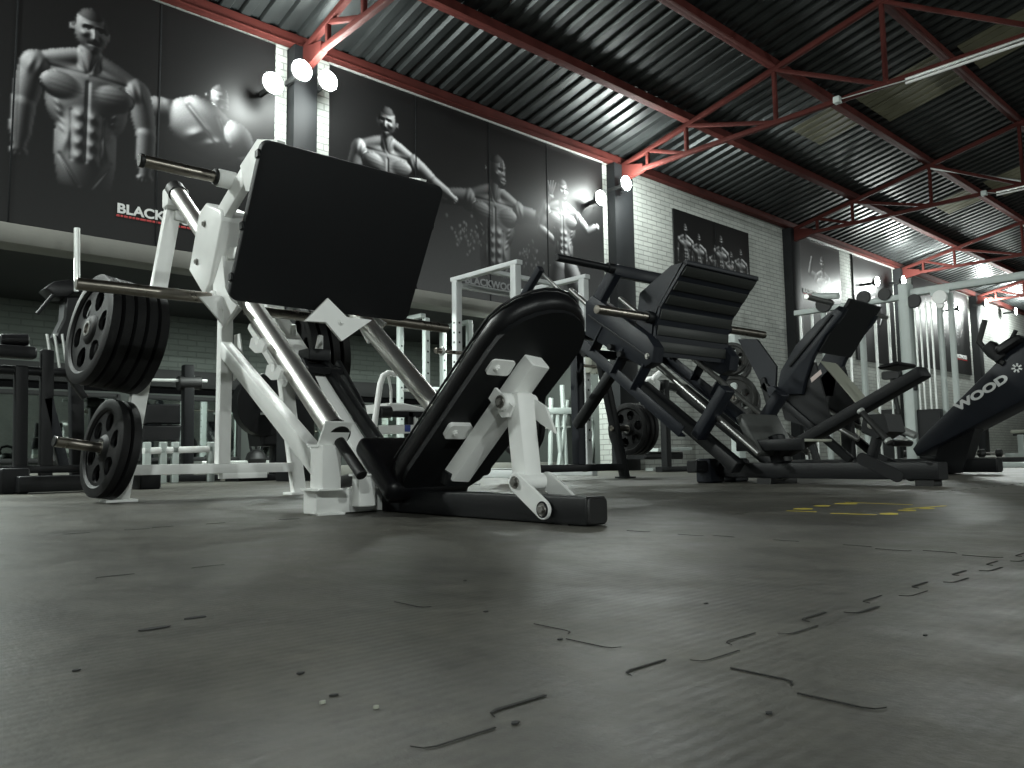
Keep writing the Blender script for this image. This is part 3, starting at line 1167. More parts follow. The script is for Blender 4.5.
P('base_tube', MB().bar((-.02, -.035, .040), (-.02, .945, .040), .078, .074, c=.006), BLACKP, M1)
P('end_cap', MB().bar((-.02, -.042, .040), (-.02, -.030, .040), .072, .068, c=.010), RUBBER, M1)
for x in (-1, 1):
    P('base_foot', MB().box((x * .02 - .02, .06, .002), (.03, .05, .006)), RUBBER, M1)
    s = x
    # front foot assembly
    f = MB().bar((s * .318, .975, .044), (s * .0, 1.01, .044), .075, .08, c=.004)
    P('foot_tube', f, WHITE, M1)
    P('foot_pad', MB().box((s * .26, .96, .004), (.10, .06, .008)), WHITE, M1)
    f = MB().bar((s * .285, .93, .087), (s * .285, .93, .23), .068, .085, up=(0, 1, 0), c=.003)
    P('upright', f, WHITE, M1)
    P('flange', MB().box((s * .285, .945, .086), (.10, .125, .007)), WHITE, M1)
    f = MB().prism([(s * .322, .99, .226), (s * .322, .915, .226), (s * .322, .862, .305), (s * .322, .868, .309), (s * .322, .921, .234), (s * .322, .99, .234)], (-s * .10, 0, 0))
    P('rail_bracket', f, WHITE, M1)
    # rail
    P('guide_rail', MB().tube((s * .257, .905, rz_(.905)), (s * .257, 2.53, rz_(2.53)), .0395, 32), CHROME, M1)
    P('rail_collar', MB().tube((s * .257, .895, rz_(.895)), (s * .257, .93, rz_(.93)), .045, 24), RUBBER, M1)
    P('rail_collar', MB().tube((s * .257, 2.50, rz_(2.50)), (s * .257, 2.56, rz_(2.56)), .046, 24), RUBBER, M1)
    P('bumper_rod', MB().tube((s * .257, .89, rz_(.89) - .01), (s * .257, .745, rz_(.745) - .01), .0185, 18), RUBBER, M1)
    # rear splayed post with its foot
    P('rear_post', MB().bar((s * .235, 2.60, 1.56), (s * .455, 2.60, .01), .072, .05, up=(0, 1, 0), c=.004), WHITE, M1)
    P('foot_plate', MB().box((s * .46, 2.60, .006), (.14, .11, .012)), WHITE, M1)
    P('post_clamp', MB().box((s * .25, 2.565, 1.50), (.10, .09, .10)), WHITE, M1)
    # V brace from the centre post down to the foot
    # storage pegs
    pd = V((s * math.cos(.14) * math.cos(.113), -math.cos(.14) * math.sin(.113), math.sin(.14)))
    ra, rb_ = V((s * .33, 2.60, .765)), V((s * .41, 2.60, .235))
    P('storage_peg', MB().tube(ra, ra + pd * .30, .024, 18), STEELD, M1)
    P('storage_peg', MB().tube(rb_, rb_ + pd * .34, .024, 18), STEELD, M1)
    P('peg_cap', MB().tube(rb_ + pd * .34, rb_ + pd * .347, .026, 18), RUBBER, M1)
P('brace', MB().bar((.02, 2.56, .76), (-.245, .99, .135), .055, .080, c=.005), WHITE, M1)
P('cross_rail', MB().bar((-.42, 2.60, .148), (.42, 2.60, .148), .06, .05, c=.004), WHITE, M1)
P('base_plate', MB().box((.14, 2.60, .110), (.24, .06, .03)), WHITE, M1)
P('centre_post', MB().bar((.03, 2.60, .17), (.03, 2.60, 1.40), .062, .062, up=(0, 1, 0), c=.004), WHITE, M1)
P('top_cross_tube', MB().bar((-.25, 2.585, 1.42), (.25, 2.585, 1.42), .05, .05, c=.004), WHITE, M1)
P('gusset', bolt(MB().prism([(.066, 2.57, .84), (.066, 2.50, .84), (.066, 2.44, .66), (.066, 2.57, .60)], (.006, 0, 0)), (.072, 2.55, .80), (1, 0, 0)), WHITE, M1)
P('spine', MB().bar((0, .98, .03), (0, 2.60, 1.41), .075, .05, c=.004), WHITE, M1)
# safety hooks on a bar under the left rail
h0, h1_ = F1.px(250, 326, x=-.18), F1.px(285, 384, x=-.18)
P('hook_bar', MB().bar(h0, h1_, .016, .03, c=.003), WHITE, M1)
for hu, hv in ((256, 344), (272, 371)):
    hp = [F1.px(hu + du, hv + dv, x=-.325) for du, dv in ((-5, -6), (-7, 3), (-1, 9), (6, 8), (9, 0), (5, -6), (3, 0), (-1, 1), (-1, -7))]
    P('safety_hook', MB().prism(hp, (.012, 0, 0)), WHITE, M1)
# latch lever assembly in the middle
g = MB().bar((.02, 1.66, .60), (.02, 1.50, .55), .16, .025)
g.box((.02, 1.60, .625), (.10, .10, .05))
g.bar((.06, 1.60, .60), (.06, 1.02, .14), .035, .05)
g.bar((-.04, 1.58, .60), (-.04, 1.40, .40), .02, .03)
g.bar((.12, 1.58, .60), (.12, 1.38, .40), .02, .03)
P('latch_lever', g, BLACKP, M1)
P('latch_roller', MB().tube((-.06, 1.53, .52), (-.045, 1.53, .52), .018, 14).tube((.135, 1.53, .52), (.15, 1.53, .52), .018, 14), BOLT, M1)
P('lever_grip', MB().tube((-.02, 1.32, .095), (-.10, 1.02, .115), .024, 14), RUBBER, M1)
P('hook_horn', MB().tube((.02, 1.80, .68), (.0, 1.76, .78), .022, 12, r2=.012), WHITE, M1)
P('hook_horn', MB().tube((.10, 1.72, .62), (.09, 1.68, .73), .022, 12, r2=.012), WHITE, M1)
P('seat_post', MB().bar((-.158, .90, .025), (-.158, .90, .130), .066, .05, up=(0, 1, 0), c=.006), WHITE, M1)
P('seat_post_cap', MB().box((-.158, .90, .131), (.080, .066, .008), .003), WHITE, M1)
# foot plate board
nrm = V((0, -.542, -.290)).normalized()
top = V((0, 1.185, 1.333))
bot = V((0, 1.475, .793))
ru = (top - bot).normalized()


def rrect(c0, ux, uy, hx, hy, r, n=5):
    out = []
    for sx, sy, a0 in ((1, 1, 0), (-1, 1, 90), (-1, -1, 180), (1, -1, 270)):
        for k in range(n + 1):
            a = math.radians(a0 + 90 * k / n)
            out.append(c0 + ux * (sx * (hx - r) + r * math.cos(a)) + uy * (sy * (hy - r) + r * math.sin(a)))
    return out


ctr = (top + bot) / 2
nb = V((1, 0, 0)).cross(ru)
if nb.y < 0:
    nb = -nb
P('foot_board', MB().prism(rrect(ctr, V((1, 0, 0)), ru, .405, (top - bot).length / 2, .035), nb * .034, bev=.005, seg=2), BOARD, M1)
for k in (.25, -.02, -.22):
    P('board_lug', MB().box(ctr + ru * k + V((-.405, 0, 0)) + nb * .02, (.014, .03, .03), .003), BLACKP, M1)
# carriage riding the rails
for s in (-1, 1):
    outl = [(1.995, 1.235), (1.965, 1.275), (1.90, 1.295), (1.735, 1.225), (1.71, 1.17), (1.83, .925), (1.90, .885), (2.085, 1.03)]
    g = MB().prism([(s * .345, y, z) for y, z in outl], (-s * .15, 0, 0), bev=.014, seg=3)
    P('carriage_plate', g, WHITE, M1)
    g = MB()
    for yy, zz in ((1.90, 1.20), (1.98, 1.05)):
        bolt(g, (s * .346, yy, zz), (s, 0, 0), .010)
    P('carriage_bolt', g, BOLT, M1)
    # lower wing plate under the board
    g = MB().prism([(s * .345, 1.79, .915), (s * .345, 1.795, .83), (s * .345, 1.69, .715), (s * .345, 1.54, .79), (s * .345, 1.60, .82), (s * .345, 1.66, .88), (s * .345, 1.70, 1.02)], (-s * .012, 0, 0))
    g.prism([(s * .335, 1.70, 1.0), (s * .335, 1.655, .88), (s * .335, 1.60, .80), (s * .23, 1.62, .79), (s * .23, 1.66, 1.0)], (0, .012, 0))
    P('wing_plate', bolt(g, (s * .346, 1.72, .80), (s, 0, 0), .012), WHITE, M1)
    # arm to the upper sleeve and top of the board
    g = MB().bar((s * .315, 1.80, 1.20), (s * .315, 1.42, 1.37), .035, .085, up=(0, .4, 1))
    g.prism([(s * .335, 1.56, 1.36), (s * .335, 1.40, 1.42), (s * .335, 1.22, 1.36), (s * .335, 1.30, 1.20), (s * .335, 1.50, 1.24)], (-s * .03, 0, 0))
    P('upper_arm', g, WHITE, M1)
    P('board_strut', MB().bar((s * .27, 1.80, 1.06), (s * .27, 1.42, .99), .05, .05), WHITE, M1)
    # sleeves
    P('sleeve_root', MB().tube((s * .31, 1.667, 1.331), (s * .385, 1.667, 1.331), .036, 20), WHITE, M1)
    P('weight_sleeve', MB().tube((s * .385, 1.667, 1.331), (s * .675, 1.667, 1.331), .0235, 20), STEELD, M1)
    P('sleeve_stop', MB().tube((s * .385, 1.667, 1.331), (s * .40, 1.667, 1.331), .034, 20), RUBBER, M1)
    P('sleeve_cap', MB().tube((s * .665, 1.667, 1.331), (s * .685, 1.667, 1.331), .027, 20), RUBBER, M1)
    P('weight_sleeve', MB().tube((s * .345, 1.78, .855), (s * .86, 1.78, .848), .0235, 20), STEELD, M1)
    P('sleeve_root', MB().tube((s * .34, 1.78, .855), (s * .36, 1.78, .855), .033, 20), WHITE, M1)
P('carriage_cross_bar', MB().bar((-.26, 1.66, .80), (.26, 1.66, .80), .05, .035), STEELD, M1)
P('carriage_cross_bar', MB().bar((-.30, 1.80, 1.15), (.30, 1.80, 1.15), .06, .06), WHITE, M1)
lw = [(-.44, .835), (-.36, .85), (-.25, .823), (-.33, .72)]
P('corner_wing', bolt(MB().prism([(x, 1.68, z) for x, z in lw], (0, .012, 0)), (-.345, 1.68, .80), (0, -1, 0), .010), WHITE, M1)
rw = [F1.px(u, v, y=1.425) for u, v in ((305, 321), (328, 298), (336, 306), (347, 317), (372, 320), (342, 341), (326, 322))]
P('corner_wing', bolt(MB().prism(rw, (0, .014, 0)), F1.px(341, 322, y=1.424), (0, -1, 0), .010), WHITE, M1)
# seat pad
sd = V((0, .77, .64)).normalized()
sn = V((0, -.64, .77)).normalized()
c0 = V((.02, .865, .155))
P('seat_pad', MB().prism(rrect(c0 - sn * .04, V((1, 0, 0)), sd, .17, .14, .03), sn * .075, bev=.028, seg=4), VINYL, M1)
P('seat_plate', MB().prism(rrect(c0 - sn * .055, V((1, 0, 0)), sd, .14, .12, .01), sn * .014), BLACKP, M1)
# back pad
bd_ = V((0, -1, .825)).normalized()
bn = V((0, .825, 1)).normalized()
o0 = V((.032, .75, .10))


def bp(x, t):
    return o0 + V((x, 0, 0)) + bd_ * t


out = [bp(-.12, -.045), (bp(-.155, 0)), bp(-.168, .06)] + [bp(-.170, .62)]
for k in range(1, 12):
    a = PI - PI * k / 12
    out.append(bp(.012 + .185 * math.cos(a), .64 + .18 * math.sin(a)))
out += [bp(.198, .60), bp(.198, .06), bp(.185, 0), bp(.15, -.045)]
P('back_pad', MB().prism(out, bn * .072, bev=.03, seg=4), VINYL, M1)
P('back_board', MB().prism([p * 1.0 - bn * .012 + (ctrp - p) * .06 for p in out for ctrp in [bp(0, .4)]], bn * .02), BOARD, M1)
P('pad_piping', MB().pipe([p + bn * .062 for p in out[2:-2]], .004, 8), VINYL, M1)
# pad support channel and tabs
ba, bb = V((.0, .59, .125)), V((.045, .250, .470))
P('pad_channel', MB().bar(ba, bb, .075, .055, up=(0, 1, 1), c=.005), WHITE, M1)
P('channel_foot', MB().bar((0, .60, .10), (0, .585, .14), .10, .04), BLACKP, M1)
for t_, y_, z_ in ((.2, .505, .262), (.85, .30, .445)):
    g = MB().prism(rrect(V((-.055, y_, z_)), V((1, 0, 0)), V((0, -.7, .7)), .045, .028, .012), V((0, .01, .012)))
    P('pad_tab', bolt(g, (-.072, y_, z_), (0, -.7, -.7), .008), WHITE, M1)
# pivot post, cross tube, links
P('adjuster_post', MB().bar((0, .284, .37), (0, .252, .115), .068, .060, up=(0, 1, 0), c=.008), WHITE, M1)
P('pivot_tube', MB().tube((-.066, .292, .345), (.066, .292, .345), .027, 20), WHITE, M1)
P('pivot_tube', MB().tube((-.06, .236, .112), (.045, .236, .112), .024, 20), WHITE, M1)
P('clevis', MB().prism([(-.055, .33, .39), (-.055, .25, .33), (-.055, .27, .30), (-.055, .30, .30), (-.055, .36, .36)], (.010, 0, 0)).prism([(.045, .33, .39), (.045, .22, .33), (.045, .18, .25), (.045, .24, .28), (.045, .36, .36)], (.010, 0, 0)), WHITE, M1)


def link(mb, x, a, b, r, t):
    pts = []
    a, b = V((x, *a)), V((x, *b))
    d = (b - a).normalized()
    n_ = V((0, -d.z, d.y))
    for k in range(9):
        q = PI / 2 + PI * k / 8
        pts.append(a + d * (r * math.cos(q)) + n_ * (r * math.sin(q)))
    for k in range(9):
        q = -PI / 2 + PI * k / 8
        pts.append(b + d * (r * math.cos(q)) + n_ * (r * math.sin(q)))
    return mb.prism(pts, (t, 0, 0), bev=.002)


for s in (-1, 1):
    x = s * .062 - .012
    P('pivot_link', link(MB(), x, (.225, .112), (.115, .040), .028, .010), WHITE, M1)
    P('pivot_bolt', bolt(bolt(MB(), (x + (0 if s < 0 else .01), .225, .112), (s, 0, 0), .012), (x + (0 if s < 0 else .01), .115, .040), (s, 0, 0), .012), BOLT, M1)
P('pivot_bolt', bolt(MB(), (-.067, .292, .345), (-1, 0, 0), .013), BOLT, M1)
P('link_washer', MB().tube((-.075, .115, .040), (-.06, .115, .040), .026, 18), BLACKP, M1)
P('green_paint_mark', MB().prism([(-.302, .945, .10), (-.302, .935, .095), (-.302, .93, .12), (-.302, .935, .15), (-.302, .945, .14)], (-.001, 0, 0)), GREEN, M1)

# weight plates of the white press
TL, YAW_ = math.radians(8), math.radians(6.5)
grp = 'iron plates stored on the white leg press'
plates_on('big', .262, .050, 6, True, F1.W(0, 2.60, .765), F1.ex,
          [(-.612, 'spoked iron plate outermost on the upper left storage peg of the white leg press', .35), (-.555, 'iron plate second from the outside on the upper left peg of the white leg press'),
           (-.500, 'iron plate in the middle of the upper left stack on the white leg press'), (-.445, 'iron plate fourth from the outside in the upper left stack on the white leg press'),
           (-.390, 'iron plate innermost on the upper left peg, touching the white rear post'),
           (.445, 'iron plate innermost on the right storage peg behind the chrome rails'), (.50, 'iron plate in the middle of the right stack behind the chrome rails'),
           (.555, 'iron plate third on the right storage peg behind the chrome rails'), (.615, 'iron plate outermost on the right peg behind the chrome rails')], grp, tilt=TL, yaw=YAW_, root=.33)
plates_on('mid', .232, .046, 6, True, F1.W(0, 2.60, .235), F1.ex,
          [(-.535, 'iron plate outermost on the low left peg, almost touching the floor', .2), (-.485, 'iron plate inner on the low left peg beside the white rear post foot')], grp, tilt=TL, yaw=YAW_, root=.40)
# ------------------------------------------------------------------ black leg press with ribbed platform
F2 = Fr(4.62, 1.62, 3)
M2 = thing('leg_press', 'black leg press with a wide ribbed foot platform, in the middle of the row', 'leg press', F2.o, -F2.a, group='plate loaded leg presses')


def q2(u, v, x=None, y=None):
    return F2.px(u, v, x, y)


P('base_tube', MB().bar((-.02, -.02, .082), (-.02, 1.50, .082), .125, .095, c=.008), BLACKP, M2)
P('base_foot', MB().box((-.02, .06, .018), (.10, .10, .036)), RUBBER, M2)
P('base_foot', MB().box((-.02, .98, .018), (.30, .10, .036)), RUBBER, M2)
P('front_block', MB().bar((-.10, 1.43, .0), (-.10, 1.43, .16), .16, .12, up=(0, 1, 0)), NAVY, M2)
P('front_block', MB().bar((.18, 1.43, .0), (.18, 1.43, .16), .16, .12, up=(0, 1, 0)), NAVY, M2)
P('front_cross_tube', MB().bar((-.30, 1.43, .11), (.30, 1.43, .11), .08, .08), BLACKP, M2)


def z2(y):
    return .29 + .80 * (y - 1.06)


dr = V((0, 1, .78)).normalized()
dn = V((0, -.78, 1)).normalized()
for s in (-1, 1):
    P('guide_rod', MB().tube((s * .28, .93, z2(.93)), (s * .28, 2.55, z2(2.55)), .019, 16), GREYROD, M2)
    P('rod_block', MB().bar(V((s * .31, 1.36, .30)), V((s * .31, 1.12, .60)), .10, .07, up=(0, 1, .8)), NAVY, M2)
    P('lower_beam', MB().bar((s * .22, 1.12, .10), (s * .22, 1.90, .68), .09, .085), BLACKP, M2)
    # inclined channel with catch plates
    g = MB().bar((s * .45, 1.38, .335), (s * .45, 2.36, 1.08), .012, .075, up=dn)
    g.bar(V((s * .42, 1.38, .335)) - dn * .035, V((s * .42, 2.36, 1.08)) - dn * .035, .07, .012, up=dn)
    P('side_channel', g, NAVY, M2)
    for u, v in ((599, 339), (620, 361), (640, 377)):
        p = q2(u, v, x=-.45)
        p.x = s * .44
        P('catch_plate', MB().bar(p - dn * .10, p + dn * .10, .10, .012, up=dr), NAVY, M2)
    P('rear_leg', MB().bar((s * .30, 2.80, 1.00), (s * .56, 2.80, .0), .07, .07, up=(0, 1, 0)), BLACKP, M2)
    P('leg_plate', MB().box((s * .565, 2.80, .006), (.13, .12, .012)), BLACKP, M2)
    P('storage_peg', MB().tube((s * .40, 2.80, .42), (s * .86, 2.80, .42), .024, 16), STEELD, M2)
    # carriage side
    pan = [(2.19, 1.30), (2.12, 1.34), (1.62, .985), (1.56, .90), (1.58, .80), (1.66, .77), (2.20, 1.06)]
    P('carriage_panel', MB().prism([(s * .48, y, z) for y, z in pan], (-s * .11, 0, 0), bev=.01, seg=2), NAVY, M2)
    g = MB()
    P('panel_rib', MB().bar((s * .486, 2.16, 1.20), (s * .486, 1.60, .83), .008, .012), BLACKP, M2)
    P('panel_bolt', bolt(MB(), (s * .482, 1.62, .845), (s, 0, 0), .014), BOLT, M2)
    P('pivot_lug', MB().tube((s * .36, 1.93, .94), (s * .52, 1.93, .94), .022, 14), BLACKP, M2)
    P('pivot_lug', MB().tube((s * .36, 1.84, .88), (s * .52, 1.84, .88), .022, 14), BLACKP, M2)
    P('lift_arm', MB().bar((s * .43, 1.93, 1.49), (s * .43, 2.13, 1.27), .07, .09), NAVY, M2)
    P('board_gusset', MB().prism([(s * .40, 1.37, 1.44), (s * .40, 1.46, 1.44), (s * .40, 1.74, 1.30), (s * .40, 1.80, 1.0), (s * .40, 1.66, .90), (s * .40, 1.63, 1.1), (s * .40, 1.59, 1.17)], (-s * .03, 0, 0)), NAVY, M2)
    P('weight_sleeve', MB().tube((s * .44, 1.93, 1.50), (s * 1.00, 1.93, 1.50), .026, 18), BLACKP, M2)
    P('sleeve_collar', MB().tube((s * .46, 1.93, 1.50), (s * .52, 1.93, 1.50), .036, 18), BLACKP, M2)
    P('weight_sleeve', MB().tube((s * .42, 1.64, 1.115), (s * .93, 1.64, 1.115), .030, 18), STEELD, M2)
    P('sleeve_collar', MB().tube((s * .40, 1.64, 1.115), (s * .46, 1.64, 1.115), .042, 18), BLACKP, M2)
P('brace', MB().bar((0, 2.80, .43), (0, 2.30, .92), .07, .08), BLACKP, M2)
P('brace', MB().bar((-.42, 2.86, .67), (-.42, 2.42, 1.0), .06, .07), BLACKP, M2)
P('stop_tube', MB().bar(F2.px(524, 296, x=-.42), F2.px(541, 268, x=-.42), .055, .055), NAVY, M2)
P('stop_rod', MB().tube(F2.px(543, 274, x=-.40), F2.px(561, 291, x=-.40), .012, 10), GREYROD, M2)
P('channel_tie', MB().bar((-.40, 2.30, .95), (.40, 2.30, .95), .05, .06), BLACKP, M2)
P('cross_rail', MB().bar((-.52, 2.80, .095), (.52, 2.80, .095), .07, .06), BLACKP, M2)
P('centre_post', MB().bar((.02, 2.80, .12), (.02, 2.80, 1.12), .085, .085, up=(0, 1, 0)), NAVY, M2)
P('top_cross_tube', MB().bar((-.45, 2.36, 1.09), (.45, 2.36, 1.09), .06, .06), NAVY, M2)
P('post_link', MB().bar((0, 2.36, 1.09), (0, 2.80, 1.10), .06, .06), NAVY, M2)
P('head_beam', MB().bar((-.46, 1.93, 1.49), (.46, 1.93, 1.49), .05, .085), NAVY, M2)
P('carriage_cross_tube', MB().bar((-.44, 1.72, 1.0), (.44, 1.72, 1.0), .07, .07), BLACKP, M2)
# bent ribbed platform
pr = [(1.33, 1.430), (1.555, 1.172), (1.60, 1.05), (1.62, .855)]


def sheet(pts, w, t, mb):
    for i in range(len(pts) - 1):
        a, b_ = V((0, *pts[i])), V((0, *pts[i + 1]))
        d = (b_ - a).normalized()
        n_ = V((1, 0, 0)).cross(d)
        if n_.y < 0:
            n_ = -n_
        mb.prism([a - V((w, 0, 0)), a + V((w, 0, 0)), b_ + V((w, 0, 0)), b_ - V((w, 0, 0))], n_ * t)


g = MB()
sheet(pr, .405, .02, g)
g.bar((-.405, 1.34, 1.435), (.405, 1.34, 1.435), .03, .03)
P('platform', g, NAVY, M2)
TREAD = mat('grey_green_tread', (.022, .024, .022), .5, noise=.15, nscale=12)
tot = []
for i in range(len(pr) - 1):
    a, b_ = V((0, *pr[i])), V((0, *pr[i + 1]))
    tot.append((a, b_, (b_ - a).length))
Lt = sum(t[2] for t in tot)


def along(t):
    for a, b_, l in tot:
        if t <= l:
            return a + (b_ - a) * (t / l), (b_ - a).normalized()
        t -= l
    return tot[-1][1], (tot[-1][1] - tot[-1][0]).normalized()


for k in range(6):
    t0 = Lt * (.03 + k * .165)
    p, d = along(t0 + Lt * .05)
    n_ = V((1, 0, 0)).cross(d)
    if n_.y > 0:
        n_ = -n_
    P('tread_strip', MB().bar(p + n_ * .004 - V((.395, 0, 0)), p + n_ * .004 + V((.395, 0, 0)), .012, Lt * .10, up=d, c=.002), TREAD, M2)
# seat, seat base, back rest
sp_ = [(-.21, 1.10, .445), (.21, 1.10, .445), (.21, .965, .195), (-.21, .965, .195)]
P('seat_pad', MB().prism([V(p) for p in rrect(V((0, 1.03, .32)), V((1, 0, 0)), V((0, .475, .88)).normalized(), .21, .145, .03)], V((0, .05, -.027)), bev=.014, seg=2), SEATV, M2)
P('seat_base', MB().prism([(-.16, 1.14, .255), (.16, 1.14, .255), (.16, .70, .255), (-.16, .70, .255)], (0, 0, .018), bev=.004), PALEB, M2)
P('seat_side', MB().bar((-.17, 1.16, .24), (-.17, .70, .24), .03, .07), BLACKP, M2)
P('seat_support', MB().bar((0, .95, .12), (0, 1.0, .30), .10, .10, up=(0, 1, 0)), BLACKP, M2)
bd2 = (V((0, .05, .645)) - V((0, .96, .20))).normalized()
bn2 = V((0, bd2.z, -bd2.y))
if bn2.z < 0:
    bn2 = -bn2
cc = V((0, .505, .4225))
P('back_rest', MB().prism(rrect(cc - bn2 * .05, V((1, 0, 0)), bd2, .06, .50, .02), bn2 * .065, bev=.012, seg=2), BOARD, M2)
P('head_rest', MB().prism(rrect(V((.0, .20, .655)), V((1, 0, 0)), V((0, 1, -.1)).normalized(), .12, .06, .02), V((0, 0, .022)), bev=.01), VINYL, M2)
P('pivot_bracket', MB().prism([(-.10, .36, .40), (-.10, .24, .40), (-.10, .22, .30), (-.10, .30, .26), (-.10, .38, .32)], (.2, 0, 0)), BLACKP, M2)
P('pivot_bolt', bolt(MB(), (-.10, .32, .34), (-1, 0, 0), .015), BOLT, M2)
P('adjuster_post', MB().bar((-.02, .31, .32), (-.02, .37, .14), .05, .05, up=(0, 1, 0)), BLACKP, M2)
for s in (-1, 1):
    P('pivot_link', link(MB(), s * .085, (.39, .15), (.20, .055), .035, .012), BLACKP, M2)
g = MB().tube((-.26, .30, .42), (-.26, .14, .23), .017, 14)
P('side_handle', g, RUBBER, M2)
for y, z in ((.30, .42), (.16, .254)):
    P('handle_ring', MB().tube((-.26, y, z), (-.26, y - .012, z - .0143), .021, 14), GALV, M2)

plates_on('lp2', .225, .045, 6, True, F2.W(0, 2.80, .42), F2.ex,
          [(-.62, 'dark iron plate outermost on the left peg of the ribbed press behind the white post'), (-.56, 'dark iron plate innermost on the left peg of the black ribbed press'),
           (.62, 'dark iron plate innermost on the low right peg behind the black rear leg'), (.68, 'dark iron plate in the middle on the low right peg behind the black rear leg'),
           (.74, 'dark iron plate outermost on the low right peg behind the black rear leg')], 'iron plates stored on the black ribbed press')

# ------------------------------------------------------------------ third press with the long lettered back rest
F3 = Fr(7.1, 2.4, 0)
M3 = thing('leg_press', 'tall black press with a plain square board and a long back rest lettered WOOD', 'leg press', F3.o, -F3.a, group='plate loaded leg presses')


def q3(u, v, x):
    return F3.px(u, v, x)


P('base_tube', MB().bar((0, -.35, .075), (0, 1.6, .075), .14, .11), BLACKP, M3)
P('base_skid', MB().bar((-.28, .12, .055), (.30, .12, .055), .22, .10), BLACKP, M3)
P('base_skid', MB().bar((-.35, 1.45, .05), (.35, 1.45, .05), .12, .10), BLACKP, M3)
u1 = (V((0, .62, 1.515)) - V((0, .93, 1.08))).normalized()
P('foot_board', MB().prism(rrect(V((0, .775, 1.298)), V((1, 0, 0)), u1, .31, .268, .012), V((0, u1.z, -u1.y)) * .03, bev=.004), BOARD, M3)
for s in (-1, 1):
    arm = [(1.36, .73), (1.30, .95), (1.14, 1.17), (.92, 1.36), (.72, 1.47), (.66, 1.44), (.70, 1.38), (.86, 1.22), (.98, 1.05), (1.06, .86), (1.10, .72)]
    P('lift_arm', MB().prism([(s * .34, y, z) for y, z in arm], (-s * .07, 0, 0), bev=.01, seg=2), NAVY, M3)
    P('arm_rib', MB().bar((s * .35, 1.20, .98), (s * .35, .78, 1.40), .01, .02), BOARD, M3)
    P('carriage_panel', MB().prism([(s * .30, y, z) for y, z in ((1.36, .78), (1.12, 1.0), (.98, 1.0), (.86, .45), (1.02, .40), (1.30, .50))], (-s * .03, 0, 0)), BLACKP, M3)
    P('guide_rod', MB().tube((s * .24, 1.40, .74), (s * .24, .65, .30), .022, 14), GREYROD, M3)
    P('side_frame', MB().bar((s * .30, 1.50, .90), (s * .30, 1.30, .08), .06, .06), BLACKP, M3)
    P('side_frame', MB().bar((s * .30, 1.50, .84), (s * .30, .70, .12), .06, .07), BLACKP, M3)
    P('arm_sleeve', MB().tube((s * .34, .78, 1.50), (s * .80, .78, 1.50), .024, 14), GREYROD, M3)
    P('pivot_boss', MB().tube((s * .30, 1.36, .76), (s * .40, 1.36, .76), .05, 18), NAVY, M3)
P('rear_fin', MB().prism([(-.30, 1.75, 1.30), (-.30, 1.55, 1.28), (-.30, 1.36, 1.0), (-.30, 1.38, .80), (-.30, 1.50, .80)], (.03, 0, 0)), NAVY, M3)
P('label_plate', MB().prism([(-.305, 1.03, .86), (-.305, .93, .93), (-.305, .92, .89), (-.305, 1.02, .82)], (-.002, 0, 0)), LABEL, M3)
P('cream_board', MB().prism([(-.10, 1.02, 1.02), (.22, 1.02, 1.02), (.22, .62, .50), (-.10, .62, .50)], (0, .02, .015)), PALEB, M3)
P('seat_pad', MB().prism(rrect(V((0, .52, .30)), V((1, 0, 0)), V((0, .9, .43)).normalized(), .2, .16, .03), V((0, -.02, .05)), bev=.012), VINYL, M3)
# lettered back rest panel
xs = -.22
pl = [q3(912, 449, xs), q3(918, 440, xs), q3(1000, 358, xs), q3(1024, 338, xs), q3(1044, 330, xs), q3(1060, 372, xs), q3(1024, 400, xs), q3(940, 444, xs), q3(916, 456, xs)]
P('back_rest_panel', MB().prism(pl, (.44, 0, 0), bev=.02, seg=2), NAVY, M3)
a, b_ = q3(957, 409, xs), q3(1009, 377, xs)
dx = b_ - a
L_ = dx.length
dx.normalize()
up_ = V((0, -dx.z, dx.y))
up_ = up_ if up_.z > 0 else -up_
lt = lettering('lettering', 'WOOD', .085, (0, 0, 0), LETTER, None, width=L_, bold=.05, depth=.002)
mm = Matrix((dx, up_, dx.cross(up_))).transposed().to_4x4()
mm.translation = a + V((-.006, 0, 0)) - up_ * .02
lt.parent = M3
lt.matrix_local = mm
g = MB()
cst = q3(1017, 368, xs)
for k in range(7):
    an = 2 * PI * k / 7
    dv = dx * math.cos(an) + up_ * math.sin(an)
    g.bar(cst + dv * .012 + V((-.004, 0, 0)), cst + dv * .036 + V((-.004, 0, 0)), .012, .003, up=(1, 0, 0))
P('splat_mark', g, LETTER, M3)
P('support_post', MB().prism([q3(965, 400, -.1), q3(985, 395, -.1), q3(962, 472, -.1), q3(930, 472, -.1), q3(945, 430, -.1)], (.2, 0, 0)), BLACKP, M3)
h1, h2, h3, h4 = q3(985, 320, xs), q3(979, 342, xs), q3(990, 355, xs), q3(1004, 364, xs)
P('handle', MB().pipe([h1, h2, h3, h4], .022, 12), RUBBER, M3)
P('handle', MB().pipe([q3(1016, 330, -.1), q3(1008, 346, -.1), q3(1003, 356, -.1)], .016, 12), BLACKP, M3)
P('shoulder_block', MB().bar(q3(989, 345, -.18), q3(1004, 360, -.18), .16, .09, up=up_), BLACKP, M3)
P('shoulder_pad', MB().prism(rrect(q3(1018, 350, -.1), V((1, 0, 0)), dx, .20, .10, .03), up_ * .07, bev=.02), VINYL, M3)
P('roller_arm', MB().tube(q3(868, 415, -.1), q3(916, 436, -.1), .045, 16, r2=.030), GALV, M3)
P('rear_stack_post', MB().bar((.10, .9, .06), (.10, .9, .5), .1, .1, up=(0, 1, 0)), BLACKP, M3)
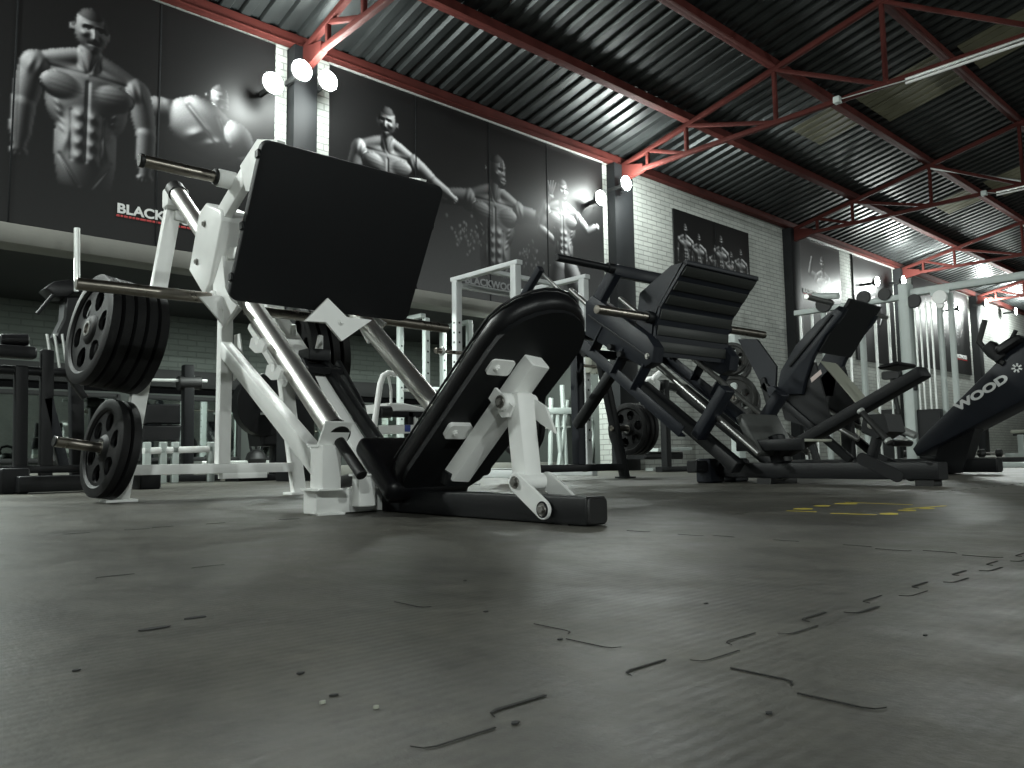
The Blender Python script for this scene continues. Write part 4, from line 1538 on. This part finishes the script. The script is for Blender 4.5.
# ------------------------------------------------------------------ helpers for the equipment farther back
def tb(mb, Y, a, b, w, h=None, up=(0, 1, 0)):
    """a square tube between two sight lines met at depth Y"""
    return mb.bar(aty(*a, Y), aty(*b, Y), w, h or w, up=up)


def dots(mb, x, y, z0, z1, step, r=.012, ax=(0, -1, 0)):
    mb.mat(1)
    z = z0
    while z < z1:
        mb.tube(V((x, y, z)), V((x, y, z)) + V(ax) * .002, r, 8)
        z += step
    return mb.mat(0)


# ---- white power rack in front of the poster wall
RX0, RX1, RYa, RYb, RH = 4.99, 5.93, 5.36, 6.24, 2.0
WHITE3 = mat('grey_white_enamel', (.50, .52, .52), .42, noise=.08, nscale=9)
t = thing('power_rack', 'tall white power rack standing in front of the wide mural', 'squat rack', (RX0, RYa, 0))
W_ = (RX1 - RX0, RYb - RYa)
for x in (0, W_[0]):
    for y in (0, W_[1]):
        g = MB().bar((x, y, .03), (x, y, RH - .02), .075, .075, up=(0, 1, 0), c=.005)
        dots(g, x, y - .0385, .35, 1.65, .10)
        dots(g, x - .0385, y, .35, 1.65, .10, ax=(-1, 0, 0))
        P('upright', g, [WHITE3, DARK], t)
    P('top_beam', MB().bar((x, -.06, RH), (x, W_[1] + .06, RH), .075, .045, c=.005), WHITE3, t)
    P('base_rail', MB().bar((x, -.10, .035), (x, W_[1] + .12, .035), .075, .07, c=.005), WHITE3, t)
P('cross_beam', MB().bar((0, .42, RH + .005), (W_[0], .42, RH + .005), .055, .04), WHITE3, t)
P('cross_beam', MB().bar((0, W_[1], RH - .06), (W_[0], W_[1], RH - .06), .055, .055), WHITE3, t)
P('rear_base_tube', MB().bar((0, W_[1], .04), (W_[0], W_[1], .04), .07, .07), WHITE3, t)
for x in (0, W_[0]):
    g = MB().box((x, -.07, 1.10), (.07, .10, .16), .006)
    g.box((x, -.13, 1.03), (.06, .08, .05), .004)
    P('bar_hook', g, PALEB, t)
bb = thing('barbell', 'thin steel barbell resting on the hooks of the white power rack', 'barbell', (RX0 + .02, RYa - .13, 1.075))
P('shaft', MB().tube((-1.0, 0, 0), (1.0, 0, 0), .016, 12), STEELD, bb)
for s in (-1, 1):
    P('collar', MB().tube((s * .98, 0, 0), (s * 1.0, 0, 0), .04, 16), GALV, bb)
    P('end_sleeve', MB().tube((s * 1.0, 0, 0), (s * 1.06, 0, 0), .024, 16), STEELD, bb)

# ---- grey squat frame in the back room
t = thing('squat_rack', 'pale grey squat frame under the concrete beam, left of the white power rack', 'squat rack', (5.20, 7.05, .0))
for x, y in ((0, 0), (.62, 0), (0, .5), (.62, .5)):
    g = MB().bar((x, y, .0), (x, y, 1.74), .065, .065, up=(0, 1, 0))
    P('upright', dots(g, x, y - .034, .4, 1.5, .12), [WHITE2, DARK], t)
P('top_beam', MB().bar((-.05, -.02, 1.76), (-.05, .55, 1.76), .07, .05), WHITE2, t)
P('top_beam', MB().bar((.62, -.02, 1.76), (.62, .55, 1.76), .07, .05), WHITE2, t)
P('curved_guard', MB().pipe([(-.0, -.05, .95), (.0, -.25, .93), (0, -.30, .86), (0, -.30, .2)], .022, 10), WHITE2, t)
P('rest_bar', MB().tube((-.35, -.05, .92), (.66, -.05, .90), .016, 10), GALV, t)

# ---- white seated machine behind the chrome rails
Y0 = 4.9
o_ = aty(400, 438, Y0)
t = thing('seated_machine', 'small white seated exercise machine seen between the chrome rails and the back pad', 'exercise machine', (o_.x, Y0, 0))


def L(p):
    return p - V((o_.x, Y0, 0))


def tl(u, v, dy=0):
    return L(aty(u, v, Y0 + dy))


P('rear_frame', MB().pipe([tl(372, 446), tl(375, 420), tl(380, 385), tl(383, 376), tl(388, 373), tl(396, 374)], .022, 12), WHITE, t)
P('rear_brace', MB().pipe([tl(388, 374), tl(391, 390), tl(391, 404)], .010, 8), WHITE, t)
P('top_box', MB().box(tl(394, 374), (.05, .05, .03)), WHITE, t)
P('seat', MB().prism([tl(387, 403), tl(404, 403), tl(426, 408), tl(428, 412), tl(405, 411), tl(389, 412)], (0, .30, 0), bev=.008), WHITE, t)
P('seat_rail', MB().bar(tl(384, 414), tl(430, 415), .05, .045), BLACKP, t)
P('roller_pad', MB().tube(tl(379, 412), tl(390, 412), .045, 18), RUBBER, t)
P('lower_arm', MB().bar(tl(377, 430), tl(412, 429), .06, .065), WHITE, t)
P('arm_cap', MB().tube(tl(374, 430), tl(378, 430), .024, 14), RUBBER, t)
P('blue_sticker', MB().box(tl(405, 428.5) + V((0, -.033, 0)), (.05, .004, .05), .001), BLUE, t)
g = MB().bar(tl(413, 417), tl(413, 438), .012, .055, up=(0, 1, 0))
g.prism([tl(410, 417), tl(418, 417), tl(418, 432), tl(413, 438), tl(410, 438)], (0, .01, 0))
g.mat(1)
for v in (421, 427, 433):
    g.tube(tl(413, v) + V((0, -.003, 0)), tl(413, v) + V((0, .002, 0)), .010, 8)
P('pin_plate', g, [WHITE, DARK], t)
P('stem', MB().bar(tl(409, 412), tl(409, 440), .05, .05, up=(0, 1, 0)), BLACKP, t)
P('base_rail', MB().bar((-.25, 0, .03), (.35, 0, .03), .08, .06), WHITE, t)
P('base_stem', MB().bar((.05, 0, .03), (.05, 0, .32), .06, .06, up=(0, 1, 0)), WHITE, t)

# ---- green-grey A-frame rack seen under the pad's right edge
Y0 = 7.6
o_ = aty(562, 462, Y0)


def L2(u, v, y=Y0):
    return aty(u, v, y) - V((o_.x, Y0, 0))


t = thing('plate_rack', 'pale green A-frame rack behind the black rear post of the ribbed press', 'storage rack', (o_.x, Y0, 0))
for a, b_ in (((551, 398), (550, 458)), ((562, 385), (566, 458)), ((567, 400), (558, 458)), ((556, 410), (562, 456))):
    p, q = L2(*a), L2(*b_)
    q.z = .0
    P('leg', MB().bar(p, q, .05, .05, up=(0, 1, 0)), WHITE2, t)
P('shelf_bar', MB().bar(L2(545, 411), L2(575, 411), .06, .09), WHITE2, t)
P('shelf_bar', MB().bar(L2(545, 428), L2(570, 427), .03, .025), GALV, t)
Y0 = 7.3
o_ = aty(598, 462, Y0)
t = thing('bench_frame', 'pale grey leaning frame between the black rear legs of the ribbed press', 'exercise machine', (o_.x, Y0, 0))
P('leaning_panel', MB().prism([L2(590, 385, Y0), L2(602, 385, Y0), L2(594, 436, Y0), L2(582, 436, Y0)], (0, .06, 0)), WHITE2, t)
for a, b_ in (((598, 400), (588, 460)), ((590, 420), (600, 458))):
    p, q = L2(*a, Y0), L2(*b_, Y0)
    q.z = 0
    P('leg', MB().bar(p, q, .06, .06, up=(0, 1, 0)), WHITE2, t)
P('white_grip', MB().pipe([L2(583, 432, Y0), L2(585, 425, Y0), L2(588, 420, Y0)], .03, 8), WHITE, t)

# ---- low bench and yoke seen under the ribbed press
Y0 = 6.0
o_ = aty(668, 462, Y0)
t = thing('low_bench', 'low dark bench on a pale stand under the ribbed press carriage', 'bench', (o_.x, Y0, 0))
P('pad', MB().prism([L2(645, 452, Y0), L2(684, 452, Y0), L2(684, 459, Y0), L2(645, 459, Y0)], (0, .3, 0), bev=.02), VINYL, t)
P('top_plate', MB().bar(L2(650, 450, Y0), L2(684, 449, Y0), .25, .04), WHITE2, t)
P('stem', MB().bar(L2(666, 458, Y0), (L2(664, 462, Y0).x, 0, 0), .07, .07, up=(0, 1, 0)), WHITE2, t)
P('foot', MB().box((0, .1, .02), (.5, .12, .04)), WHITE2, t)

Y0 = 5.6
o_ = aty(662, 400, Y0)
t = thing('row_machine', 'white-armed row machine half hidden behind the ribbed platform rods', 'exercise machine', (o_.x, Y0, 0))
P('curved_arm', MB().pipe([L2(652, 382, Y0), L2(655, 377, Y0), L2(660, 373, Y0), L2(663, 372, Y0)], .035, 10), WHITE, t)
P('arm_block', MB().prism([L2(654, 376, Y0), L2(661, 382, Y0), L2(660, 391, Y0), L2(651, 389, Y0), L2(647, 380, Y0)], (0, .1, 0), bev=.01), WHITE, t)
P('frame_post', MB().bar(L2(664, 380, Y0), (L2(664, 380, Y0).x, 0, 0), .09, .09, up=(0, 1, 0)), BLACKP, t)
P('frame_arm', MB().bar(L2(664, 385, Y0), L2(690, 392, Y0), .08, .08), BLACKP, t)
P('roller', MB().tube(L2(677, 408, Y0), L2(677, 408, Y0) + V((0, .2, 0)), .055, 16), WHITE2, t)
P('base', MB().bar((-.1, 0, .03), (.8, 0, .03), .1, .06), BLACKP, t)

# ---- plate tree with holed plates between the ribbed platform and the third press
Y0 = 4.35
TX = 7.45
t = thing('plate_tree', 'pale steel plate tree standing right of the ribbed platform', 'storage rack', (TX, Y0 + .25, 0))
tex = V((.88, .47, 0)).normalized()
tey = V((-tex.y, tex.x, 0))
P('post', MB().bar((0, 0, 0), (0, 0, 1.46), .10, .10, up=(0, 1, 0)), WHITE2, t)
P('post', MB().bar(tex * .5, tex * .42 + V((0, 0, 1.5)), .08, .08, up=(0, 1, 0)), WHITE2, t)
P('cap_block', MB().prism([V((0, 0, 1.40)), tex * .16 + V((0, 0, 1.52)), tex * .26 + V((0, 0, 1.40)), tex * .1 + V((0, 0, 1.30))], tey * .09), WHITE2, t)
P('base', MB().bar(tex * -.3 + V((0, 0, .03)), tex * .8 + V((0, 0, .03)), .45, .06), WHITE2, t)
for z in (1.16, .76):
    P('peg', MB().tube(V((0, 0, z)), tex * -.52 + V((0, 0, z)), .024, 14), STEELD, t)
    P('peg', MB().tube(V((0, 0, z)), tex * .72 + V((0, 0, z)), .024, 14), STEELD, t)
gr = 'holed iron plates on the pale plate tree'
plates_on('small', .165, .05, 6, False, V((TX, Y0 + .25, 1.16)), tex, [(-.42, 'small grey six-holed plate outermost on the upper peg of the plate tree', .2), (-.36, 'small grey plate second on the upper peg of the plate tree'),
                                                        (.24, 'small dark plate on the right upper peg of the plate tree'), (.31, 'small dark plate outermost on the right upper peg')], gr, IRON2)
plates_on('holed', .245, .05, 6, False, V((TX, Y0 + .25, .76)), tex, [(-.36, 'large grey six-holed plate facing left on the lower peg of the plate tree', .1), (-.28, 'large grey plate behind the front one on the lower peg'),
                                                        (.20, 'large dark plate right of the tree post on the lower peg'), (.28, 'large dark plate outermost on the right lower peg')], gr, IRON2)

# ---- cable crossover tower
CX = 10.4
cA = atx(905, 280, CX)
CY = cA.y
CZ = atx(898, 295, CX).z
t = thing('cable_crossover', 'tall pale cable crossover tower whose top beam runs out to the right', 'cable machine', (CX, CY, 0))
g = MB().bar((0, 0, 0), (0, 0, CZ + .12), .20, .12, up=(0, 1, 0))
P('column', g, WHITE2, t)
for dy in (-.35, -.48):
    P('column', MB().bar((.1, dy, 0), (.1, dy, CZ - .05), .06, .06, up=(0, 1, 0)), WHITE2, t)
for k, dy in enumerate((-.10, -.16, -.23, -.29)):
    P('guide_tube', MB().tube((-.02, dy, .1), (-.02, dy, CZ - .15), .014, 10), GALV, t)
P('top_beam', MB().bar((0, .05, CZ), (0, -2.9, CZ), .09, .09), WHITE2, t)
P('far_column', MB().bar((0, -2.85, 0), (0, -2.85, CZ), .14, .12, up=(0, 1, 0)), WHITE2, t)
P('base', MB().bar((0, .35, .03), (0, -3.0, .03), .16, .06), WHITE2, t)
for dy, m_, r in ((-.12, RUBBER, .085), (-.42, WHITE, .085)):
    P('pulley', MB().tube((-.09, dy, CZ - .12), (-.05, dy, CZ - .12), r, 24), m_, t)
P('pulley_bracket', MB().box((-.06, -.42, CZ - .06), (.03, .22, .05)), WHITE2, t)
P('swivel', MB().tube((-.08, -.42, CZ - .22), (-.03, -.42, CZ - .22), .04, 16), WHITE, t)
P('weight_stack', MB().box((.0, -.20, .40), (.10, .26, .62), .004), BLACKP, t)
P('black_carriage', MB().box((-.06, -.05, 1.0), (.07, .07, .10)), BLACKP, t)

# ---- second cable tower, nearer the wall
KX = 11.6
k0 = atx(862, 300, KX)
t = thing('cable_tower', 'pale multi-rod cable tower behind the plain square board', 'cable machine', (KX, k0.y, 0))
KZ = k0.z
for k in range(9):
    yy = -.55 + k * .19
    P('guide_tube', MB().tube((0, yy, .10), (0, yy, KZ - .1), .022 if k % 3 else .045, 10), GALV if k % 3 else WHITE2, t)
P('header', MB().bar((0, -.62, KZ - .05), (0, 1.05, KZ - .05), .10, .08), WHITE2, t)
P('base', MB().bar((0, -.62, .05), (0, 1.05, .05), .25, .10), WHITE2, t)
P('mid_panel', MB().bar((.05, .30, .3), (.05, .30, 1.0), .30, .05, up=(1, 0, 0)), PALEB, t)
for yy, r in ((-.35, .09), (-.05, .10), (.55, .13)):
    P('pulley', MB().tube((-.08, yy, KZ + .02), (-.03, yy, KZ + .02), r, 22), RUBBER, t)
P('roller_bar', MB().tube((-.10, .70, KZ + .15), (-.10, .30, KZ + .10), .05, 14), WHITE2, t)
P('weight_stack', MB().box((.05, -.25, .45), (.12, .34, .7), .004), BLACKP, t)
P('face_pad', MB().box((-.05, -.38, 1.28), (.10, .26, .12), .03), VINYL, t)
P('pad_stem', MB().bar((-.05, -.45, .7), (-.05, -.38, 1.25), .05, .05, up=(0, 1, 0)), BLACKP, t)

# ---- low platform, bench and dumbbells at the far right
struct(MB().bar((14.0, 1.0, .045), (24.0, 1.0, .045), 11.5, .09, c=.004).build('trim_30', DARK))
quadobj('trim_31', [(14.02, -4.7, .091), (24, -4.7, .091), (24, 6.7, .091), (14.02, 6.7, .091)], CONC, (0, 0, .004))
t = thing('flat_bench', 'pale flat bench table standing on the low platform at the far right', 'bench', (15.0, 3.9, .095))
P('pad', MB().prism([(0, -1.4, .38), (0, .25, .38), (.45, .25, .38), (.45, -1.4, .38)], (0, 0, .06), bev=.015), PALEB, t)
P('trim_board', MB().bar((.2, -1.35, .36), (.2, .22, .36), .38, .03), BLACKP, t)
for y in (.10, -.05):
    P('leg', MB().bar((0, y, 0), (.0, y, .36), .10, .09, up=(0, 1, 0)), WHITE2, t)
P('leg', MB().bar((0, -1.2, 0), (.0, -1.2, .36), .10, .09, up=(0, 1, 0)), WHITE2, t)
P('side_panel', MB().bar((.04, -.12, .20), (.04, -1.2, .20), .03, .26), GALV, t)
P('foot_box', MB().box((-.05, .05, .03), (.3, .5, .06)), WHITE2, t)
t = thing('white_bench', 'white padded bench end beyond the flat bench at the right edge', 'bench', (16.0, 3.3, .095))
P('pad', MB().prism([(0, -.8, .50), (0, .2, .44), (.5, .2, .44), (.5, -.8, .50)], (0, 0, .09), bev=.03), WHITE, t)
P('leg', MB().bar((.2, 0, 0), (.2, 0, .45), .08, .08, up=(0, 1, 0)), BLACKP, t)
P('leg', MB().bar((.2, -.6, 0), (.2, -.6, .5), .08, .08, up=(0, 1, 0)), BLACKP, t)
rs = random.Random(11)
db0 = None
spots = [(14.3, 5.0), (14.45, 4.75), (14.3, 4.5), (14.6, 4.35), (14.35, 5.35), (14.7, 5.6), (14.4, 5.9), (14.9, 5.1)]
dl = ['first black dumbbell on the low platform, nearest the bench legs', 'black dumbbell lying left of the bench legs on the platform', 'dark dumbbell near the front edge of the low platform',
      'dark dumbbell behind the front row on the low platform', 'dark dumbbell in the middle of the row on the platform', 'dark dumbbell standing back from the platform edge',
      'dark dumbbell far left on the low platform', 'dark dumbbell behind the others near the brick wall']
for (x, y), lb in zip(spots, dl):
    if db0 is None:
        t = thing('dumbbell', lb, 'dumbbell', (x, y, .16), 0, 'dumbbells on the low platform')
        db0 = t
        P('handle', MB().tube((0, -.09, 0), (0, .09, 0), .016, 12), BOLT, t)
        for s in (-1, 1):
            P('head', MB().tube((0, s * .08, 0), (0, s * .17, 0), .065, 18, ch=.012), RUBBER, t)
    else:
        t = copy_tree(db0)
        t['label'] = lb
        t.location = (x, y, .16)
    t.rotation_euler = (0, 0, rs.uniform(-.6, .9))
t = thing('storage_bin', 'small grey bin beside the lettered press base', 'bin', (12.2, 4.2, 0))
P('body', MB().tube((0, 0, 0), (0, 0, .42), .22, 24, r2=.25), WHITE2, t)
P('liner', MB().tube((0, 0, .40), (0, 0, .43), .255, 24), DARK, t)

# ---- black squat stand on the far left
Y0 = 5.9
o_ = aty(30, 480, Y0)


def lf(u, v, dy=0):
    return aty(u, v, Y0 + dy) - V((o_.x, Y0, 0))


t = thing('squat_stand', 'black squat stand with a level bar at the far left, in front of the mirrors', 'squat rack', (o_.x, Y0, 0))
for u in (21, 47):
    p = lf(u, 366 if u < 30 else 350)
    P('upright', MB().bar(p, (p.x + .02, 0, .1), .075, .07, up=(0, 1, 0)), BLACKP, t)
P('level_bar', MB().tube(lf(-10, 369), lf(92, 374), .030, 14), BLACKP, t)
P('diagonal_brace', MB().bar(lf(47, 398), lf(64, 468), .06, .07, up=(0, 1, 0)), NAVY, t)
P('base_rail', MB().bar((lf(-10, 470).x, 0, .15), (lf(140, 470).x, 0, .15), .08, .05), BLACKP, t)
P('base_rail', MB().bar((lf(10, 480).x, -.15, .06), (lf(96, 480).x, -.15, .06), .22, .10), BLACKP, t)
P('base_block', MB().box((lf(10, 480).x, 0, .08), (.16, .3, .16)), BLACKP, t)
P('base_block', MB().box((lf(146, 480).x, .0, .07), (.14, .2, .14)), BLACKP, t)
g = MB().tube(lf(0, 340), lf(28, 340), .04, 14)
P('bar_pad', g, VINYL, t)
P('top_block', MB().box(lf(14, 352), (.24, .12, .08), .02), BLACKP, t)
P('hook', MB().bar(lf(24, 338), lf(31, 355), .02, .03), GALV, t)
P('hook_arm', MB().bar(lf(66, 372), lf(85, 398), .04, .05, up=(0, 1, 0)), BLACKP, t)

Y0 = 6.5
o_ = aty(78, 470, Y0)
t = thing('butterfly_machine', 'black machine with a saddle pad and a white pole beside the upper plates', 'exercise machine', (o_.x, Y0, 0))
P('white_pole', MB().tube(lf(77, 292), lf(77, 228), .022, 14), GALV, t)
P('saddle_pad', MB().prism([lf(45, 288), lf(54, 281), lf(70, 279), lf(80, 283), (lf(80, 290)), lf(68, 297), lf(55, 297)], (0, .22, 0), bev=.02, seg=2), VINYL, t)
P('lever', MB().tube(lf(53, 295), lf(37, 314), .014, 10), BLACKP, t)
P('side_bar', MB().bar(lf(78, 290), lf(100, 292), .05, .05), BLACKP, t)
P('body', MB().prism([lf(66, 296), lf(84, 296), lf(80, 330), lf(70, 338), lf(60, 344), lf(55, 336), lf(64, 318)], (0, .18, 0), bev=.015), BLACKP, t)
for k in range(4):
    P('rod', MB().tube(lf(47 + 7.5 * k, 334), lf(52 + 7.5 * k, 368), .010, 8), GALV, t)
P('post', MB().bar(lf(75, 330), (lf(78, 470).x, 0, 0), .09, .09, up=(0, 1, 0)), BLACKP, t)
P('base', MB().box((0, 0, .04), (.9, .4, .08)), BLACKP, t)
t = thing('uprights_pole', 'short bright steel pole rising at the left edge of the view', 'pole', (aty(5, 340, 5.9).x - .35, 6.9, 0))
P('pole', MB().tube((0, 0, .0), (0, 0, aty(6, 290, 6.6).z), .018, 12), GALV, t)
P('foot', MB().tube((0, 0, 0), (0, 0, .02), .12, 20), BLACKP, t)

# ---- dark adjustable bench behind the left rear post
Y0 = 7.4
o_ = aty(165, 455, Y0)
t = thing('adjustable_bench', 'dark adjustable bench on a white rail behind the left rear post', 'bench', (o_.x, Y0, .0))
P('back_pad', MB().prism([lf(146, 404), lf(181, 404), lf(181, 424), lf(145, 424)], (0, .08, 0), bev=.015), VINYL, t)
P('seat_pad', MB().prism([lf(143, 425), lf(182, 425), lf(180, 441), lf(141, 441)], (0, .10, 0), bev=.015), VINYL, t)
P('white_rail', MB().bar(lf(143, 451), lf(212, 449), .06, .06), WHITE, t)
for u in (147, 163, 175, 211):
    P('leg', MB().bar(lf(u, 442), (lf(u, 452).x, 0, .0), .06, .06, up=(0, 1, 0)), WHITE2, t)
P('rail_end', MB().bar(lf(211, 446), lf(216, 462), .05, .05, up=(0, 1, 0)), WHITE, t)

# ---- pulley column and dark treadmill seen through the white press
t = thing('pulley_column', 'dark pulley column behind the white centre post', 'exercise machine', (aty(188, 440, 7.9).x, 7.9, 0))
Y0 = 7.9
o_ = aty(188, 440, Y0)
P('column', MB().bar(lf(188, 365), (0, 0, 0), .10, .10, up=(0, 1, 0)), BLACKP, t)
P('arm', MB().bar(lf(150, 380), lf(207, 381), .03, .03), GALV, t)
P('lever', MB().tube(lf(190, 370), lf(194, 378), .014, 8), GALV, t)
P('roller', MB().tube(lf(178, 383), lf(200, 383), .07, 16), RUBBER, t)
P('foot', MB().box((0, 0, .03), (.5, .4, .06)), BLACKP, t)
Y0 = 7.2
o_ = aty(282, 450, Y0)
t = thing('exercise_bike', 'dark exercise bike seen behind the chrome rail and brace', 'exercise machine', (o_.x, Y0, 0))
P('wheel_cover', MB().tube(lf(265, 405) + V((0, -.05, 0)), lf(265, 405) + V((0, .08, 0)), .30, 32), BLACKP, t)
P('body', MB().prism([lf(272, 380), lf(298, 384), lf(300, 410), lf(272, 412)], (0, .25, 0), bev=.02), NAVY, t)
P('shelf', MB().bar(lf(258, 414), lf(302, 414), .3, .02), GALV, t)
P('bottle', MB().tube(lf(265, 413), lf(265, 408), .03, 12), WHITE, t)
P('lower_body', MB().prism([lf(258, 418), lf(300, 418), lf(298, 446), lf(262, 446)], (0, .3, 0), bev=.02), BLACKP, t)
P('stand', MB().bar((0, .1, 0), (0, .1, .35), .12, .12, up=(0, 1, 0)), BLACKP, t)
P('foot', MB().box((0, .1, .03), (.9, .3, .06)), BLACKP, t)
t = thing('step_board', 'flat pale step board on the ledge behind the white brace', 'step board', (aty(250, 440, 8.6).x, 8.6, .12))
P('deck', MB().box((0, 0, .05), (1.2, .35, .05), .01), GALV, t)
P('riser', MB().box((0, 0, .015), (1.0, .3, .03), .004), DARK, t)

# small bottles and a row of kettlebells on the ledge of the back room
kb = None
for k, (x, lb) in enumerate(((1.15, 'black kettlebell leftmost on the back room ledge'), (1.9, 'black kettlebell second on the back room ledge'), (3.9, 'black kettlebell on the ledge beside the centre post'),
                             (4.25, 'black kettlebell on the ledge right of the pulley column'), (6.4, 'black kettlebell on the ledge behind the seated machine'), (6.75, 'black kettlebell on the ledge nearest the white power rack'))):
    if kb is None:
        kb = t = thing('kettlebell', lb, 'kettlebell', (x, 8.45, .12), 0, 'kettlebells on the back room ledge')
        P('bell', MB().lathe([(0, .001), (0, .07), (.03, .10), (.09, .115), (.15, .095), (.19, .05), (.20, .001)], axis='z', n=20, closed=False), RUBBER, t)
        P('grip', MB().pipe([(-.05, 0, .17), (-.07, 0, .22), (-.05, 0, .26), (0, 0, .275), (.05, 0, .26), (.07, 0, .22), (.05, 0, .17)], .014, 8), BLACKP, t)
    else:
        t = copy_tree(kb)
        t['label'] = lb
        t.location = (x, 8.45, .12)

# ------------------------------------------------------------------ fill lights added under the back room ceiling to brighten it
for x, pw, lb in ((0.6, 70, 'added fill light under the back room ceiling above the squat stand'), (3.9, 80, 'added fill light under the back room ceiling above the exercise bike'), (6.7, 90, 'added fill light under the back room ceiling near the power rack')):
    t = thing('added_fill_light', lb, 'light', (x, 7.15, 1.885), 0, 'added back room fill lights')
    P('batten', MB().bar((-.5, 0, 0), (.5, 0, 0), .06, .03), GALV, t)  # plain strip made up to carry the fill light
    l = bpy.data.lights.new('fill_lamp', 'AREA')
    l.shape = 'RECTANGLE'
    l.size, l.size_y = 1.0, .05
    l.energy = pw
    l.color = (.9, 1, .94)
    lo = bpy.data.objects.new('fill_lamp', l)
    C.objects.link(lo)
    lo.parent = t
    lo.location = (0, 0, -.03)

# ------------------------------------------------------------------ mat joints, paint and litter on the floor
JOINT = mat('mat_joint', (.016, .016, .014), .9)


def joint(axis, c, a0, a1, name='floor_joint', gap=.3, amp=.014, per=.075, wid=.0018, seed=0):
    r = random.Random(seed)
    g = MB()
    a = a0
    k = 0
    while a < a1:
        off = amp if k % 2 else -amp
        w = wid * r.uniform(.35, 1.25)
        show = r.random() > gap
        seg = [(a + .004, off), (a + per - .006, off)]
        q = []
        if show:
            pts = [(a + .002, off * .2), (a + .006, off * .8), (a + .014, off), (a + per - .012, off)]
            for i, (u, v) in enumerate(pts):
                ww = w * (.4 + .6 * (i / 3)) if r.random() < .5 else w
                q.append((u, v, ww))
            L1 = [(u, v + ww) for u, v, ww in q]
            L2_ = [(u, v - ww) for u, v, ww in reversed(q)]
            poly = [(V((u, c + v, .0006)) if axis == 'x' else V((c + v, u, .0006))) for u, v in L1 + L2_]
            g.prism(poly, (0, 0, .0006))
        a += per
        k += 1
    o = struct(g.build(name, JOINT))
    return o


joint('x', .43, .30, 1.6, seed=1, gap=.15)
joint('x', .43, 1.6, 4.0, seed=8, gap=.6, wid=.0016)
joint('y', .59, -.2, .43, seed=2, gap=.2, wid=.0014)
joint('y', .60, .50, .80, seed=3, gap=.5, wid=.0010)
joint('x', 1.38, .15, .6, seed=4, gap=.45, wid=.0012)
joint('x', 1.38, 2.2, 6.0, seed=5, gap=.7, wid=.0012)
joint('y', 1.55, -.6, 1.2, seed=6, gap=.6, wid=.0016)
joint('x', 2.33, .4, 1.2, seed=7, gap=.3, wid=.004)
g = MB()
YELLOWS = [((2.39, 1.345), (2.60, 1.355), .010), ((2.70, 1.01), (2.99, 1.00), .008), ((2.40, 1.06), (2.58, 1.01), .010), ((2.62, 1.37), (2.95, 1.36), .008)]
yl = thing('floor_marking', 'worn yellow lettering and lines painted on the mats right of centre', 'floor marking', (2.6, 1.2, 0))
yo = V((2.6, 1.2, 0))
fz = lambda u, v: (lambda r: V((0, 0, HC)) + r * (-HC / r.z))(ray(u, v))
for a, b_ in (((787, 511), (816, 512)), ((831, 513.5), (876, 515)), ((846, 502.5), (912, 505)), ((905, 509), (945, 506))):
    p, q = fz(*a) - yo, fz(*b_) - yo
    P('painted_line', MB().bar(p + V((0, 0, .0008)), q + V((0, 0, .0008)), .014, .001, c=.0002), YELLOW, yl)
for u, v, w in ((803, 509, 9), (822, 506, 7), (846, 503.8, 11), (889, 514, 9), (907, 510.5, 9), (927, 508.5, 7)):
    c = fz(u, v) - yo
    a = fz(u - w, v) - yo
    b_ = fz(u + w, v + .3) - yo
    d = (b_ - a)
    nn = V((-d.y, d.x, 0)).normalized() * .035
    P('painted_letter', MB().prism([a - nn * .6 + V((0, 0, .0005)), c - nn + V((0, 0, .0005)), b_ - nn * .3 + V((0, 0, .0005)), b_ + nn * .7 + V((0, 0, .0005)), c + nn + V((0, 0, .0005)), a + nn * .4 + V((0, 0, .0005))], (0, 0, .001)), YELLOW, yl)
# crumbs and scraps
rs = random.Random(21)
cr = [(323, 704, 'w'), (334, 696, 'd'), (376, 474 + 235, 'w'), (515, 724, 'd'), (486, 612, 'd'), (560, 640, 'd'), (155, 629, 'D'), (195, 618, 'D'), (76, 671, 'd'), (706, 604, 'd'), (925, 636, 'd'), (769, 714, 'd'), (465, 581, 'd'), (300, 674, 'd')]
lab = {'w': 'tiny pale crumb lying on the dark mats', 'd': 'tiny dark scrap of rubber lying on the mats', 'D': 'torn dark rubber chip in the mat at lower left'}
for u, v, k in cr:
    p = fz(u, v)
    r = {'w': .0018, 'd': .0024, 'D': .005}[k]
    n = 7
    el = 3.2 if k == 'D' else 1.5
    pts = [V((p.x + r * el * math.cos(2 * PI * i / n) * rs.uniform(.7, 1.2), p.y + r * math.sin(2 * PI * i / n) * rs.uniform(.7, 1.2), .0004)) for i in range(n)]
    o = MB().prism(pts, (0, 0, .002 if k == 'w' else .001)).build('floor_scrap', PALEB if k == 'w' else FLEX)
    tag(o, lab[k], 'scrap', {'w': 'pale crumbs on the mats', 'd': 'dark scraps on the mats', 'D': 'torn rubber chips on the mats'}[k])

# faint ambient of the hall
w = bpy.data.worlds.new('world')
w.use_nodes = True
w.node_tree.nodes['Background'].inputs[0].default_value = (.5, .55, .55, 1)
w.node_tree.nodes['Background'].inputs[1].default_value = .008
bpy.context.scene.world = w
